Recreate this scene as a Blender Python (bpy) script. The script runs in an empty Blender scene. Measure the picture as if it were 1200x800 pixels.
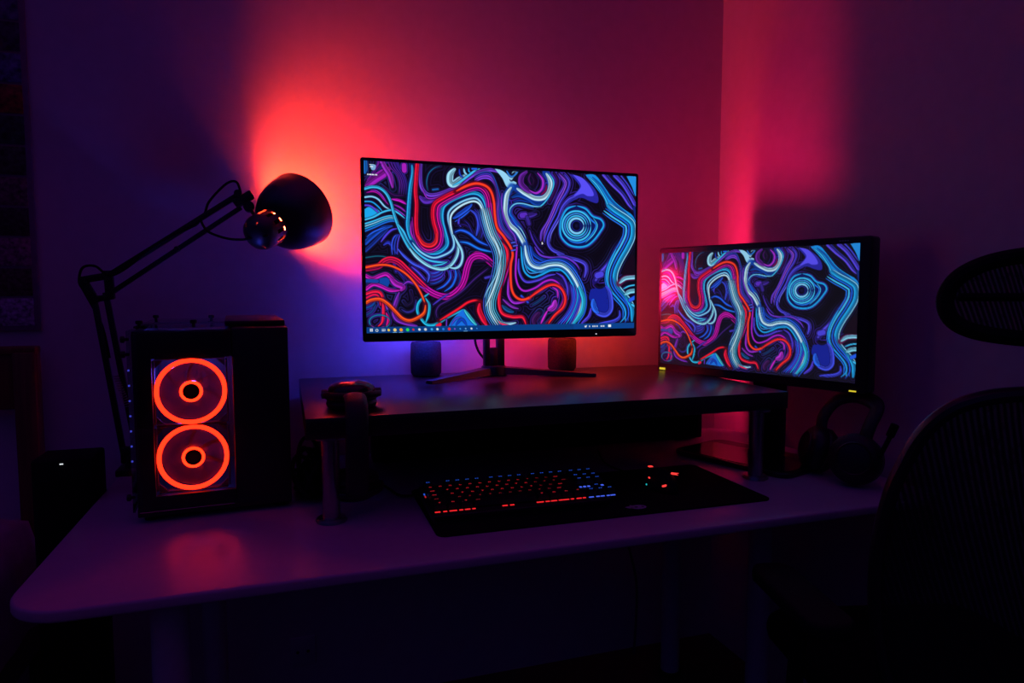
import bpy, bmesh, math, random
import numpy as np
from mathutils import Vector, Matrix, noise as mnoise
random.seed(7)
scn = bpy.context.scene
COL = scn.collection
V = Vector
PI = math.pi

# ------------------------------------------------------------------ materials
def s2l(c):
    return tuple(((x/255.)/12.92 if x/255. <= .04045 else ((x/255.+.055)/1.055)**2.4) for x in c)

def mat(name, col, rough=.5, var=.15, scale=40., bump=0., metal=0., spec=.5, bscale=None, coat=0.):
    m = bpy.data.materials.new(name); m.use_nodes = True
    nt = m.node_tree; b = nt.nodes['Principled BSDF']
    b.inputs['Roughness'].default_value = rough
    b.inputs['Metallic'].default_value = metal
    b.inputs['Specular IOR Level'].default_value = spec
    b.inputs['Coat Weight'].default_value = coat
    tc = nt.nodes.new('ShaderNodeTexCoord')
    nz = nt.nodes.new('ShaderNodeTexNoise'); nz.inputs['Scale'].default_value = scale; nz.inputs['Detail'].default_value = 4
    nt.links.new(tc.outputs['Object'], nz.inputs['Vector'])
    r = nt.nodes.new('ShaderNodeValToRGB')
    r.color_ramp.elements[0].position = .3; r.color_ramp.elements[1].position = .7
    r.color_ramp.elements[0].color = (*[max(0, c*(1-var)) for c in col], 1)
    r.color_ramp.elements[1].color = (*[min(1, c*(1+var)) for c in col], 1)
    nt.links.new(nz.outputs['Fac'], r.inputs['Fac']); nt.links.new(r.outputs['Color'], b.inputs['Base Color'])
    if bump:
        n2 = nt.nodes.new('ShaderNodeTexNoise'); n2.inputs['Scale'].default_value = bscale or scale*4
        nt.links.new(tc.outputs['Object'], n2.inputs['Vector'])
        bp = nt.nodes.new('ShaderNodeBump'); bp.inputs['Strength'].default_value = bump; bp.inputs['Distance'].default_value = .002
        nt.links.new(n2.outputs['Fac'], bp.inputs['Height']); nt.links.new(bp.outputs['Normal'], b.inputs['Normal'])
    return m

def emat(name, col, strength):
    m = bpy.data.materials.new(name); m.use_nodes = True
    nt = m.node_tree; b = nt.nodes['Principled BSDF']
    b.inputs['Base Color'].default_value = (.02, .02, .02, 1)
    b.inputs['Emission Color'].default_value = (*col, 1)
    b.inputs['Emission Strength'].default_value = strength
    return m

def wood(name, c0, c1, rough, axis='X', spec=.5):
    m = mat(name, c0, rough, spec=spec)
    nt = m.node_tree; b = nt.nodes['Principled BSDF']
    tc = nt.nodes.new('ShaderNodeTexCoord'); mp = nt.nodes.new('ShaderNodeMapping')
    mp.inputs['Scale'].default_value = (2, 40, 40) if axis == 'X' else (40, 40, 2)
    nz = nt.nodes.new('ShaderNodeTexNoise'); nz.inputs['Scale'].default_value = 3; nz.inputs['Detail'].default_value = 6
    r = nt.nodes.new('ShaderNodeValToRGB'); r.color_ramp.elements[0].color = (*c0, 1); r.color_ramp.elements[1].color = (*c1, 1)
    r.color_ramp.elements[0].position = .35; r.color_ramp.elements[1].position = .65
    nt.links.new(tc.outputs['Object'], mp.inputs['Vector']); nt.links.new(mp.outputs['Vector'], nz.inputs['Vector'])
    nt.links.new(nz.outputs['Fac'], r.inputs['Fac']); nt.links.new(r.outputs['Color'], b.inputs['Base Color'])
    bp = nt.nodes.new('ShaderNodeBump'); bp.inputs['Strength'].default_value = .12; bp.inputs['Distance'].default_value = .001
    nt.links.new(nz.outputs['Fac'], bp.inputs['Height']); nt.links.new(bp.outputs['Normal'], b.inputs['Normal'])
    return m

def glass(name, tint=(1, 1, 1), refl=.06):
    m = bpy.data.materials.new(name); m.use_nodes = True
    nt = m.node_tree; nt.nodes.clear()
    o = nt.nodes.new('ShaderNodeOutputMaterial'); mx = nt.nodes.new('ShaderNodeMixShader')
    t = nt.nodes.new('ShaderNodeBsdfTransparent'); g = nt.nodes.new('ShaderNodeBsdfGlossy')
    lw = nt.nodes.new('ShaderNodeFresnel'); lw.inputs['IOR'].default_value = 1.4
    t.inputs['Color'].default_value = (*tint, 1); g.inputs['Roughness'].default_value = .03
    nt.links.new(lw.outputs['Fac'], mx.inputs['Fac']); nt.links.new(t.outputs[0], mx.inputs[1]); nt.links.new(g.outputs[0], mx.inputs[2])
    nt.links.new(mx.outputs[0], o.inputs['Surface'])
    return m

def frosted(name, col):
    m = bpy.data.materials.new(name); m.use_nodes = True
    nt = m.node_tree; nt.nodes.clear()
    o = nt.nodes.new('ShaderNodeOutputMaterial'); mx = nt.nodes.new('ShaderNodeMixShader'); m2 = nt.nodes.new('ShaderNodeMixShader')
    t = nt.nodes.new('ShaderNodeBsdfTranslucent'); d = nt.nodes.new('ShaderNodeBsdfDiffuse'); g = nt.nodes.new('ShaderNodeBsdfGlossy')
    t.inputs['Color'].default_value = (*col, 1); d.inputs['Color'].default_value = (*col, 1); g.inputs['Roughness'].default_value = .2
    mx.inputs['Fac'].default_value = .5; m2.inputs['Fac'].default_value = .08
    nt.links.new(t.outputs[0], mx.inputs[1]); nt.links.new(d.outputs[0], mx.inputs[2])
    nt.links.new(mx.outputs[0], m2.inputs[1]); nt.links.new(g.outputs[0], m2.inputs[2]); nt.links.new(m2.outputs[0], o.inputs['Surface'])
    return m

def mesh_fabric(name, col, scale, see):
    m = mat(name, col, .7)
    nt = m.node_tree; b = nt.nodes['Principled BSDF']
    tc = nt.nodes.new('ShaderNodeTexCoord'); mp = nt.nodes.new('ShaderNodeMapping'); mp.inputs['Rotation'].default_value = (0, .3, 0)
    w = nt.nodes.new('ShaderNodeTexWave'); w.inputs['Scale'].default_value = scale; w.inputs['Distortion'].default_value = .6; w.bands_direction = 'X'
    nt.links.new(tc.outputs['Object'], mp.inputs['Vector']); nt.links.new(mp.outputs['Vector'], w.inputs['Vector'])
    mr = nt.nodes.new('ShaderNodeMapRange'); mr.inputs['To Min'].default_value = 1-see; mr.inputs['To Max'].default_value = 1
    nt.links.new(w.outputs['Fac'], mr.inputs['Value']); nt.links.new(mr.outputs['Result'], b.inputs['Alpha'])
    return m

M = dict(
    wall=mat('wall_paint', (.62, .60, .60), .75, .03, 30, .08, bscale=220, spec=.2),
    floor=wood('floor_wood', (.05, .03, .022), (.08, .05, .035), .6),
    desk=mat('desk_white', (.52, .46, .53), .30, .03, 60, .03, spec=.35),
    riser=wood('riser_blackbrown', (.008, .0065, .0065), (.017, .014, .0135), .31, spec=.9),
    black=mat('black_plastic', (.012, .012, .013), .45, .2, 80, .05),
    blackm=mat('black_matte', (.008, .008, .009), .75, .2, 80, .1, spec=.2),
    satin=mat('black_satin', (.014, .014, .016), .38, .15, 60),
    legw=mat('leg_lacquer', (.6, .58, .6), .4, .05, 60),
    lamp=mat('lamp_enamel', (.018, .016, .018), .40, .12, 60, spec=1.),
    gloss=mat('black_gloss', (.010, .010, .011), .15, .1, 60),
    steel=mat('brushed_steel', (.42, .42, .44), .34, .1, 90, .05, metal=1),
    greym=mat('grey_metal', (.25, .25, .27), .45, .1, 90, .05, metal=.7),
    rubber=mat('rubber', (.012, .012, .012), .8, .2, 90, .2, spec=.2),
    cloth=mat('black_cloth', (.010, .010, .011), .95, .25, 300, .4, spec=.1, bscale=900),
    leather=mat('black_leather', (.016, .014, .015), .5, .2, 120, .3, bscale=500),
    grey=mat('grey_print', (.5, .5, .52), .7, .1, 200),
    white=mat('white_enamel', (.8, .8, .78), .5, .03, 60),
    headwood=wood('bed_wood', (.13, .045, .022), (.20, .075, .035), .45, 'Z'),
    sheet=mat('bed_linen', (.6, .5, .62), .9, .12, 30, .3, spec=.1, bscale=200),
    speaker=mat('speaker_cloth', (.055, .045, .05), .85, .25, 250, .4, spec=.1, bscale=800),
    clear=glass('tempered_glass', (.92, .92, .95)),
    frost=frosted('frosted_plastic', (.10, .10, .13)),
    blade=frosted('smoked_blades', (.22, .16, .18)),
    chairmesh=mesh_fabric('chair_mesh', (.020, .018, .020), 38, .2),
    hrmesh=mesh_fabric('headrest_mesh', (.018, .017, .018), 55, .25),
    holder=mat('bulb_holder_plastic', (.08, .075, .07), .5, .05, 60),
    plate=mat('socket_plastic', (.6, .6, .6), .4, .03, 60),
)
def lin(r, g, b): return s2l((r, g, b))
E = dict(
    bulb=emat('bulb_glow', (1., .037, .009), 470.),
    ring=emat('fan_ring_glow', (1., .0135, .003), 6.8),
    hubring=emat('fan_hub_glow', (1., .014, .0025), 9.),
    ram=emat('memory_glow', (.06, .07, 1.), 15.),
    dotb=emat('led_reflection_blue', (.08, .10, 1.), .45),
    legr=emat('key_glow_red', (1., .03, .05), .42),
    legrd=emat('key_glow_dim_red', (1., .04, .07), .16),
    legb=emat('key_glow_blue', (.03, .14, 1.), .62),
    under=emat('key_spill_red', (1., .02, .025), 1.0),
    underb=emat('key_spill_blue', (.07, .14, 1.), .85),
    mouse=emat('mouse_glow', (1., .05, .045), 1.1),
    cyan=emat('cyan_led', (.02, .7, .8), .5),
    whiteled=emat('white_led', (.9, .95, 1.), .9),
    yellow=emat('yellow_mark', (.95, .75, .04), .75),
)

# ------------------------------------------------------------------ mesh helpers
def bm_(): return bmesh.new()

def box(bm, c, s, rot=None, bev=0., seg=2):
    """axis box: centre c, full size s, optional rotation matrix"""
    t = bmesh.new(); bmesh.ops.create_cube(t, size=1)
    for v in t.verts: v.co = V((v.co.x*s[0], v.co.y*s[1], v.co.z*s[2]))
    if bev: bmesh.ops.bevel(t, geom=list(t.edges), offset=bev, segments=seg, profile=.5, affect='EDGES')
    mt = Matrix.Translation(c) @ (rot.to_4x4() if rot else Matrix())
    merge(bm, t, mt)

def bb(bm, x0, x1, y0, y1, z0, z1, bev=0., seg=2):
    box(bm, ((x0+x1)/2, (y0+y1)/2, (z0+z1)/2), (x1-x0, y1-y0, z1-z0), None, bev, seg)

def merge(bm, t, mt=None):
    if mt is not None: bmesh.ops.transform(t, matrix=mt, verts=t.verts)
    me = bpy.data.meshes.new('tmp'); t.to_mesh(me); t.free(); bm.from_mesh(me); bpy.data.meshes.remove(me)

def frame_from(d):
    d = V(d).normalized()
    return d.to_track_quat('Z', 'Y').to_matrix()

def cyl(bm, p0, p1, r0, r1=None, seg=24, bev=0.):
    p0, p1 = V(p0), V(p1); r1 = r0 if r1 is None else r1
    t = bmesh.new(); L = (p1-p0).length
    bmesh.ops.create_cone(t, cap_ends=True, segments=seg, radius1=r0, radius2=r1, depth=L)
    if bev:
        es = [e for e in t.edges if abs(e.verts[0].co.z-e.verts[1].co.z) < 1e-6]
        bmesh.ops.bevel(t, geom=es, offset=bev, segments=2, affect='EDGES')
    merge(bm, t, Matrix.Translation((p0+p1)/2) @ frame_from(p1-p0).to_4x4())

def sphere(bm, c, r, sc=(1, 1, 1), seg=24, rot=None):
    t = bmesh.new(); bmesh.ops.create_uvsphere(t, u_segments=seg, v_segments=max(8, seg//2), radius=r)
    m = Matrix.Translation(c) @ (rot.to_4x4() if rot else Matrix()) @ Matrix.Diagonal((*sc, 1))
    merge(bm, t, m)

def crom(P, n=8, closed=False):
    P = [V(p) for p in P]; out = []; N = len(P)
    rng = N if closed else N-1
    for i in range(rng):
        if closed: a, b, c, d = P[(i-1) % N], P[i], P[(i+1) % N], P[(i+2) % N]
        else: a, b, c, d = P[max(i-1, 0)], P[i], P[i+1], P[min(i+2, N-1)]
        for k in range(n):
            t = k/n
            out.append(.5*((2*b)+(c-a)*t+(2*a-5*b+4*c-d)*t*t+(3*b-a-3*c+d)*t**3))
    if not closed: out.append(P[-1])
    return out

def tube(bm, P, r, seg=8, n=8, closed=False, smooth=True, flat=None):
    pts = crom(P, n, closed) if smooth else [V(p) for p in P]
    N = len(pts); rings = []
    up = None
    for i, p in enumerate(pts):
        if closed: d = pts[(i+1) % N]-pts[(i-1) % N]
        else: d = pts[min(i+1, N-1)]-pts[max(i-1, 0)]
        d.normalize()
        if up is None:
            up = V((0, 0, 1)) if abs(d.z) < .9 else V((1, 0, 0))
        s = d.cross(up)
        if s.length < 1e-5: s = d.orthogonal()
        s.normalize(); up = s.cross(d).normalized()
        rr = r[min(i*len(r)//N, len(r)-1)] if isinstance(r, (list, tuple)) else r
        a, b = (rr, rr) if flat is None else flat
        rings.append([bm.verts.new(p+s*(math.cos(2*PI*k/seg)*a)+up*(math.sin(2*PI*k/seg)*b)) for k in range(seg)])
    for i in range(N if closed else N-1):
        A, B = rings[i], rings[(i+1) % N]
        for k in range(seg):
            try: bm.faces.new((A[k], A[(k+1) % seg], B[(k+1) % seg], B[k]))
            except ValueError: pass
    if not closed:
        bm.faces.new(rings[0][::-1]); bm.faces.new(rings[-1])

def lathe(bm, prof, seg=48, mt=None, skip=None):
    """prof: (r, z) pairs; skip(i, k) leaves a face out"""
    t = bmesh.new(); rings = []
    for r, z in prof:
        if r < 1e-6: rings.append([t.verts.new((0, 0, z))])
        else: rings.append([t.verts.new((r*math.cos(2*PI*k/seg), r*math.sin(2*PI*k/seg), z)) for k in range(seg)])
    for i in range(len(prof)-1):
        A, B = rings[i], rings[i+1]
        for k in range(seg):
            if skip and skip(i, k): continue
            k2 = (k+1) % seg
            if len(A) == 1 and len(B) == 1: continue
            if len(A) == 1: t.faces.new((A[0], B[k], B[k2]))
            elif len(B) == 1: t.faces.new((A[k], B[0], A[k2]))
            else: t.faces.new((A[k], A[k2], B[k2], B[k]))
    merge(bm, t, mt)

def prism(bm, pts, z0, z1, mt=None, bev=0.):
    t = bmesh.new()
    a = [t.verts.new((p[0], p[1], z0)) for p in pts]
    f = t.faces.new(a)
    ext = bmesh.ops.extrude_face_region(t, geom=[f])
    for v in [g for g in ext['geom'] if isinstance(g, bmesh.types.BMVert)]: v.co.z = z1
    bmesh.ops.recalc_face_normals(t, faces=t.faces)
    if bev:
        es = [e for e in t.edges if abs(e.verts[0].co.z-e.verts[1].co.z) < 1e-6]
        bmesh.ops.bevel(t, geom=es, offset=bev, segments=3, profile=.5, affect='EDGES')
    merge(bm, t, mt)

def rrect(x0, x1, y0, y1, r, n=8):
    out = []
    for cx, cy, a0 in ((x1-r, y1-r, 0), (x0+r, y1-r, 90), (x0+r, y0+r, 180), (x1-r, y0+r, 270)):
        for k in range(n+1):
            a = math.radians(a0+90*k/n); out.append((cx+r*math.cos(a), cy+r*math.sin(a)))
    return out

ROOT = {}
def ob(name, bm, m, parent=None, local=False, sharp=35, normals=True):
    if normals: bmesh.ops.recalc_face_normals(bm, faces=bm.faces)
    R = ROOT.get(parent.name) if parent else None
    if R is not None and not local: bmesh.ops.transform(bm, matrix=R.inverted(), verts=bm.verts)
    me = bpy.data.meshes.new(name); bm.to_mesh(me); bm.free()
    for p in me.polygons: p.use_smooth = True
    me.set_sharp_from_angle(angle=math.radians(sharp))
    me.materials.append(m)
    o = bpy.data.objects.new(name, me); COL.objects.link(o)
    if parent:
        o.parent = parent; ROOT[o.name] = R
    return o

def thing(name, label, cat, loc=(0, 0, 0), rz=0., group=None):
    o = bpy.data.objects.new(name, None); COL.objects.link(o)
    o.empty_display_size = .05
    o.location = loc; o.rotation_euler = (0, 0, rz)
    o['label'] = label; o['category'] = cat
    if group: o['group'] = group
    ROOT[o.name] = Matrix.Translation(loc) @ Matrix.Rotation(rz, 4, 'Z')
    return o

def tag(o, label, cat, group=None):
    o['label'] = label; o['category'] = cat
    if group: o['group'] = group
    return o

def struct(name, bm, m, label, cat):
    o = ob(name, bm, m); o['kind'] = 'structure'; o['label'] = label; o['category'] = cat
    return o

# ------------------------------------------------------------------ the room
WB, WR = 1.93, 1.36
b = bm_(); bb(b, -3.2, 3.0, -2.6, 2.2, -.1, 0); struct('floor', b, M['floor'], 'dark wooden floor under the desk', 'floor')
b = bm_(); bb(b, -3.2, WR+.15, WB, WB+.15, 0, 2.7); struct('wall_back', b, M['wall'], 'painted wall behind the desk lit red by the lamp', 'wall')
b = bm_(); bb(b, WR, WR+.15, -2.6, WB, 0, 2.7); struct('wall_right', b, M['wall'], 'painted side wall to the right of the second monitor', 'wall')

# ------------------------------------------------------------------ desk
DT = .74
t = thing('desk', 'long white desk with rounded front corner carrying computer and riser', 'desk', (.47, 1.44, 0))
b = bm_()
prism(b, rrect(-.388, 1.335, 1.055, 1.845, .085), DT-.019, DT, bev=.005); ob('tabletop', b, M['desk'], t)
for i, (x, y) in enumerate([(-.185, 1.15), (-.185, 1.76), (1.10, 1.36), (1.10, 1.76)]):
    b = bm_(); cyl(b, (x, y, .012), (x, y, DT-.021), .028, seg=32); l = ob('leg', b, M['legw'], t)
    b = bm_(); cyl(b, (x, y, 0), (x, y, .014), .034, seg=32, bev=.003); ob('foot', b, M['rubber'], l)
    b = bm_(); box(b, (x, y, DT-.0222), (.10, .10, .006), bev=.001); ob('mounting_plate', b, M['greym'], l)
b = bm_(); bb(b, -.13, 1.05, 1.42, 1.46, DT-.054, DT-.0195, .003)
ob('cross_rail', b, M['blackm'], t)

# ------------------------------------------------------------------ monitor riser
RT = .945
t = thing('monitor_riser', 'black-brown shelf riser on short steel legs standing on the desk', 'monitor riser', (.567, 1.58, DT))
b = bm_(); bb(b, .028, 1.105, 1.283, 1.885, RT-.040, RT, .0015); ob('shelf_board', b, M['riser'], t)
for x, y in [(.073, 1.314), (1.037, 1.306), (.073, 1.785), (1.037, 1.785)]:
    b = bm_(); cyl(b, (x, y, DT+.007), (x, y, RT-.043), .0165, seg=32); l = ob('leg', b, M['steel'], t)
    b = bm_(); cyl(b, (x, y, DT), (x, y, DT+.008), .030, .028, seg=40, bev=.002); ob('foot', b, M['steel'], l)
    b = bm_(); cyl(b, (x, y, RT-.045), (x, y, RT-.0402), .030, seg=40, bev=.001); ob('top_flange', b, M['steel'], l)

# ------------------------------------------------------------------ the picture shown on both screens
TW, TH = 768, 436
def _homog():
    src = [(53, 57), (2185, 176), (2133, 1365), (53, 1400)]; dst = [(0, 0), (TW-1, 0), (TW-1, TH-1), (0, TH-1)]
    A = []; B = []
    for (x, y), (u, v) in zip(src, dst):
        A.append([x, y, 1, 0, 0, 0, -u*x, -u*y]); B.append(u)
        A.append([0, 0, 0, x, y, 1, -v*x, -v*y]); B.append(v)
    return np.append(np.linalg.solve(np.array(A, float), np.array(B, float)), 1).reshape(3, 3)
HM = _homog()
def tuv(P):
    P = np.asarray(P, float); q = np.c_[P, np.ones(len(P))] @ HM.T
    return q[:, :2]/q[:, 2:]
K = .36
YY, XX = np.mgrid[0:TH, 0:TW].astype(float)
def spl(P, n=6):
    P = np.asarray(P, float)
    if len(P) < 3: return P
    out = []
    for i in range(len(P)-1):
        a, b, c, d = P[max(i-1, 0)], P[i], P[i+1], P[min(i+2, len(P)-1)]
        for k in range(n):
            t = k/n; out.append(.5*((2*b)+(c-a)*t+(2*a-5*b+4*c-d)*t*t+(3*b-a-3*c+d)*t**3))
    out.append(P[-1]); return np.array(out)
class Art:
    def __init__(s):
        s.D = np.full((TH, TW), 60.); s.plan = True
        wx = XX+26*np.sin(YY/47+.6)+15*np.sin(XX/38+YY/61); wy = YY+24*np.sin(XX/57+1.1)+13*np.sin(YY/29-XX/45)
        f = np.sin(wx/9+2.2*np.sin(wy/33))*.5+.5; f2 = np.clip(np.sin(wx/60-wy/45+1.7), 0, 1)
        s.f, s.f2 = f, f2; s.a = np.zeros((TH, TW, 3)); s.a[:] = (13, 8, 24)
    def ground(s):
        s.plan = False; d = s.D
        lo = np.clip(np.sin(XX/83+YY/51+.8)+.55*np.sin(XX/37-YY/62), 0, 1)
        st = (np.sin(d*2*PI/7.5)*.5+.5)**2*np.exp(-(d/15)**2)
        s.a[:] = (12, 8, 22); s.a += (st*(.25+.75*lo))[..., None]*(np.array((58, 34, 165.))[None, None]*(1-s.f2[..., None]*.5)+np.array((0, 24, 20.))*s.f2[..., None])
    def dist(s, P, pad):
        x0, y0 = np.floor(P.min(0)-pad).astype(int); x1, y1 = np.ceil(P.max(0)+pad).astype(int)+1
        x0, y0, x1, y1 = max(x0, 0), max(y0, 0), min(x1, TW), min(y1, TH)
        if x1 <= x0 or y1 <= y0: return None
        d = np.full((y1-y0, x1-x0), 1e9)
        for (ax, ay), (bx, by) in zip(P[:-1], P[1:]):
            u0, u1 = max(int(min(ax, bx)-pad), x0), min(int(max(ax, bx)+pad)+2, x1); v0, v1 = max(int(min(ay, by)-pad), y0), min(int(max(ay, by)+pad)+2, y1)
            if u1 <= u0 or v1 <= v0: continue
            X = XX[v0:v1, u0:u1]-ax; Y = YY[v0:v1, u0:u1]-ay; dx, dy = bx-ax, by-ay; L = dx*dx+dy*dy+1e-9
            t = np.clip((X*dx+Y*dy)/L, 0, 1); e = np.hypot(X-t*dx, Y-t*dy)
            w = d[v0-y0:v1-y0, u0-x0:u1-x0]; np.minimum(w, e, out=w)
        return (slice(y0, y1), slice(x0, x1)), d
    def over(s, sl, al, col):
        s.a[sl] = s.a[sl]*(1-al[..., None])+np.array(col, float)*al[..., None]
    def px(s, P, r, col, soft=1.1, al=1., taper=False):
        if s.plan: return
        N = len(P)
        if taper and N > 8:
            seg = np.hypot(*np.diff(P, axis=0).T); cum = np.r_[0, np.cumsum(seg)]; T = min(26., cum[-1]*.3)
            ins = lambda p: 2 < p[0] < TW-3 and 2 < p[1] < TH-3
            f = np.ones(N)
            if ins(P[0]): f = np.minimum(f, np.sqrt(np.clip(cum/T, 0, 1)))
            if ins(P[-1]): f = np.minimum(f, np.sqrt(np.clip((cum[-1]-cum)/T, 0, 1)))
            lv = np.linspace(0, 1, 7)[1:]
            done = None; best = None
            q = s.dist(P, r+4)
            if not q: return
            fld = np.zeros(q[1].shape)
            X, Y = XX[q[0]], YY[q[0]]
            for i in range(0, N):
                rr = r*f[i]
                if rr <= 0: continue
                x0 = q[0][1].start; y0 = q[0][0].start
                u0, u1 = max(int(P[i, 0]-rr-4)-x0, 0), max(int(P[i, 0]+rr+5)-x0, 0); v0, v1 = max(int(P[i, 1]-rr-4)-y0, 0), max(int(P[i, 1]+rr+5)-y0, 0)
                j = min(i+1, N-1); dx, dy = P[j]-P[i]; L2 = dx*dx+dy*dy+1e-9
                u0 = max(u0-int(abs(dx)), 0); v0 = max(v0-int(abs(dy)), 0); u1 += int(abs(dx)); v1 += int(abs(dy))
                xs, ys = X[v0:v1, u0:u1]-P[i, 0], Y[v0:v1, u0:u1]-P[i, 1]
                if xs.size == 0: continue
                t = np.clip((xs*dx+ys*dy)/L2, 0, 1); e = np.hypot(xs-t*dx, ys-t*dy)
                g = np.clip((rr*(1-t)+r*f[j]*t+soft*.5-e)/soft, 0, 1); fw = fld[v0:v1, u0:u1]; np.maximum(fw, g, out=fw)
            s.over(q[0], fld*al, col); return
        q = s.dist(P, r+4)
        if q: s.over(q[0], np.clip((r+soft*.5-q[1])/soft, 0, 1)*al, col)
    def line(s, P, w, col, halo=None, al=1., soft=1.5, off=0., edge=True):
        c = spl(P)
        if s.plan:
            p = tuv(c); q = s.dist(p, 45)
            if q: s.D[q[0]] = np.minimum(s.D[q[0]], np.maximum(q[1]-w*K/2, 0))
            return
        if off:
            g = np.gradient(c, axis=0); n = np.c_[-g[:, 1], g[:, 0]]; n /= np.hypot(n[:, 0], n[:, 1])[:, None]+1e-9; c = c+n*off
        p = tuv(c); r = w*K/2
        if halo is not None:
            q = s.dist(p, r*2+8)
            if q: s.over(q[0], np.exp(-(np.maximum(q[1]-r, 0)/(r*.5+1.7))**2)*.85, halo)
        elif edge:
            s.px(p, r+1.6, (8, 5, 18), 2.5, .6, taper=True)
        s.px(p, r, col, soft, al, taper=True)
        if w >= 18 and al == 1. and len(c) > 8:
            g = np.gradient(c, axis=0); n = np.c_[-g[:, 1], g[:, 0]]; n /= np.hypot(n[:, 0], n[:, 1])[:, None]+1e-9
            s.px(tuv(c+n*w*.22), r*.22, [min(255, x*1.15+14) for x in col], r*.5, .55, taper=True)
            s.px(tuv(c-n*w*.24), r*.17, [x*.3 for x in col], r*.4, .8, taper=True)
            if w >= 24: s.px(tuv(c+n*w*.02), r*.12, [x*.35 for x in col], r*.35, .7, taper=True)
    def many(s, P, specs):
        for off, w, col in specs: s.line(P, w, col, off=off)
    def poly(s, P, col, soft=1.5):
        if s.plan: return
        p = tuv(spl(list(P)+[P[0]], 4)); x0, y0 = np.maximum(np.floor(p.min(0)-3), 0).astype(int); x1, y1 = np.ceil(p.max(0)+4).astype(int)
        x1, y1 = min(x1, TW), min(y1, TH); X, Y = XX[y0:y1, x0:x1], YY[y0:y1, x0:x1]; ins = np.zeros(X.shape, bool)
        for (ax, ay), (bx, by) in zip(p[:-1], p[1:]):
            if ay == by: continue
            ins ^= ((ay > Y) != (by > Y)) & (X < (bx-ax)*(Y-ay)/(by-ay)+ax)
        s.over((slice(y0, y1), slice(x0, x1)), ins*1., col); s.px(p, .6, col, soft, .8)
    def ring(s, c, rx, ry, w, col, halo=None, rot=0):
        t = np.linspace(0, 2*PI, 25); s.line([(c[0]+rx*math.cos(q)*math.cos(rot)-ry*math.sin(q)*math.sin(rot), c[1]+rx*math.cos(q)*math.sin(rot)+ry*math.sin(q)*math.cos(rot)) for q in t], w, col, halo)
def sh(P, dx=0, dy=0): return [(x+dx, y+dy) for x, y in P]
def QB(*P): return sh(P, 1067, 0)
def QC(*P): return sh(P, 0, 733)
def QD(*P): return sh(P, 1067, 733)
def paint(side):
    A = Art(); strokes(A); A.ground(); strokes(A); return finish_art(A, side)
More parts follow.
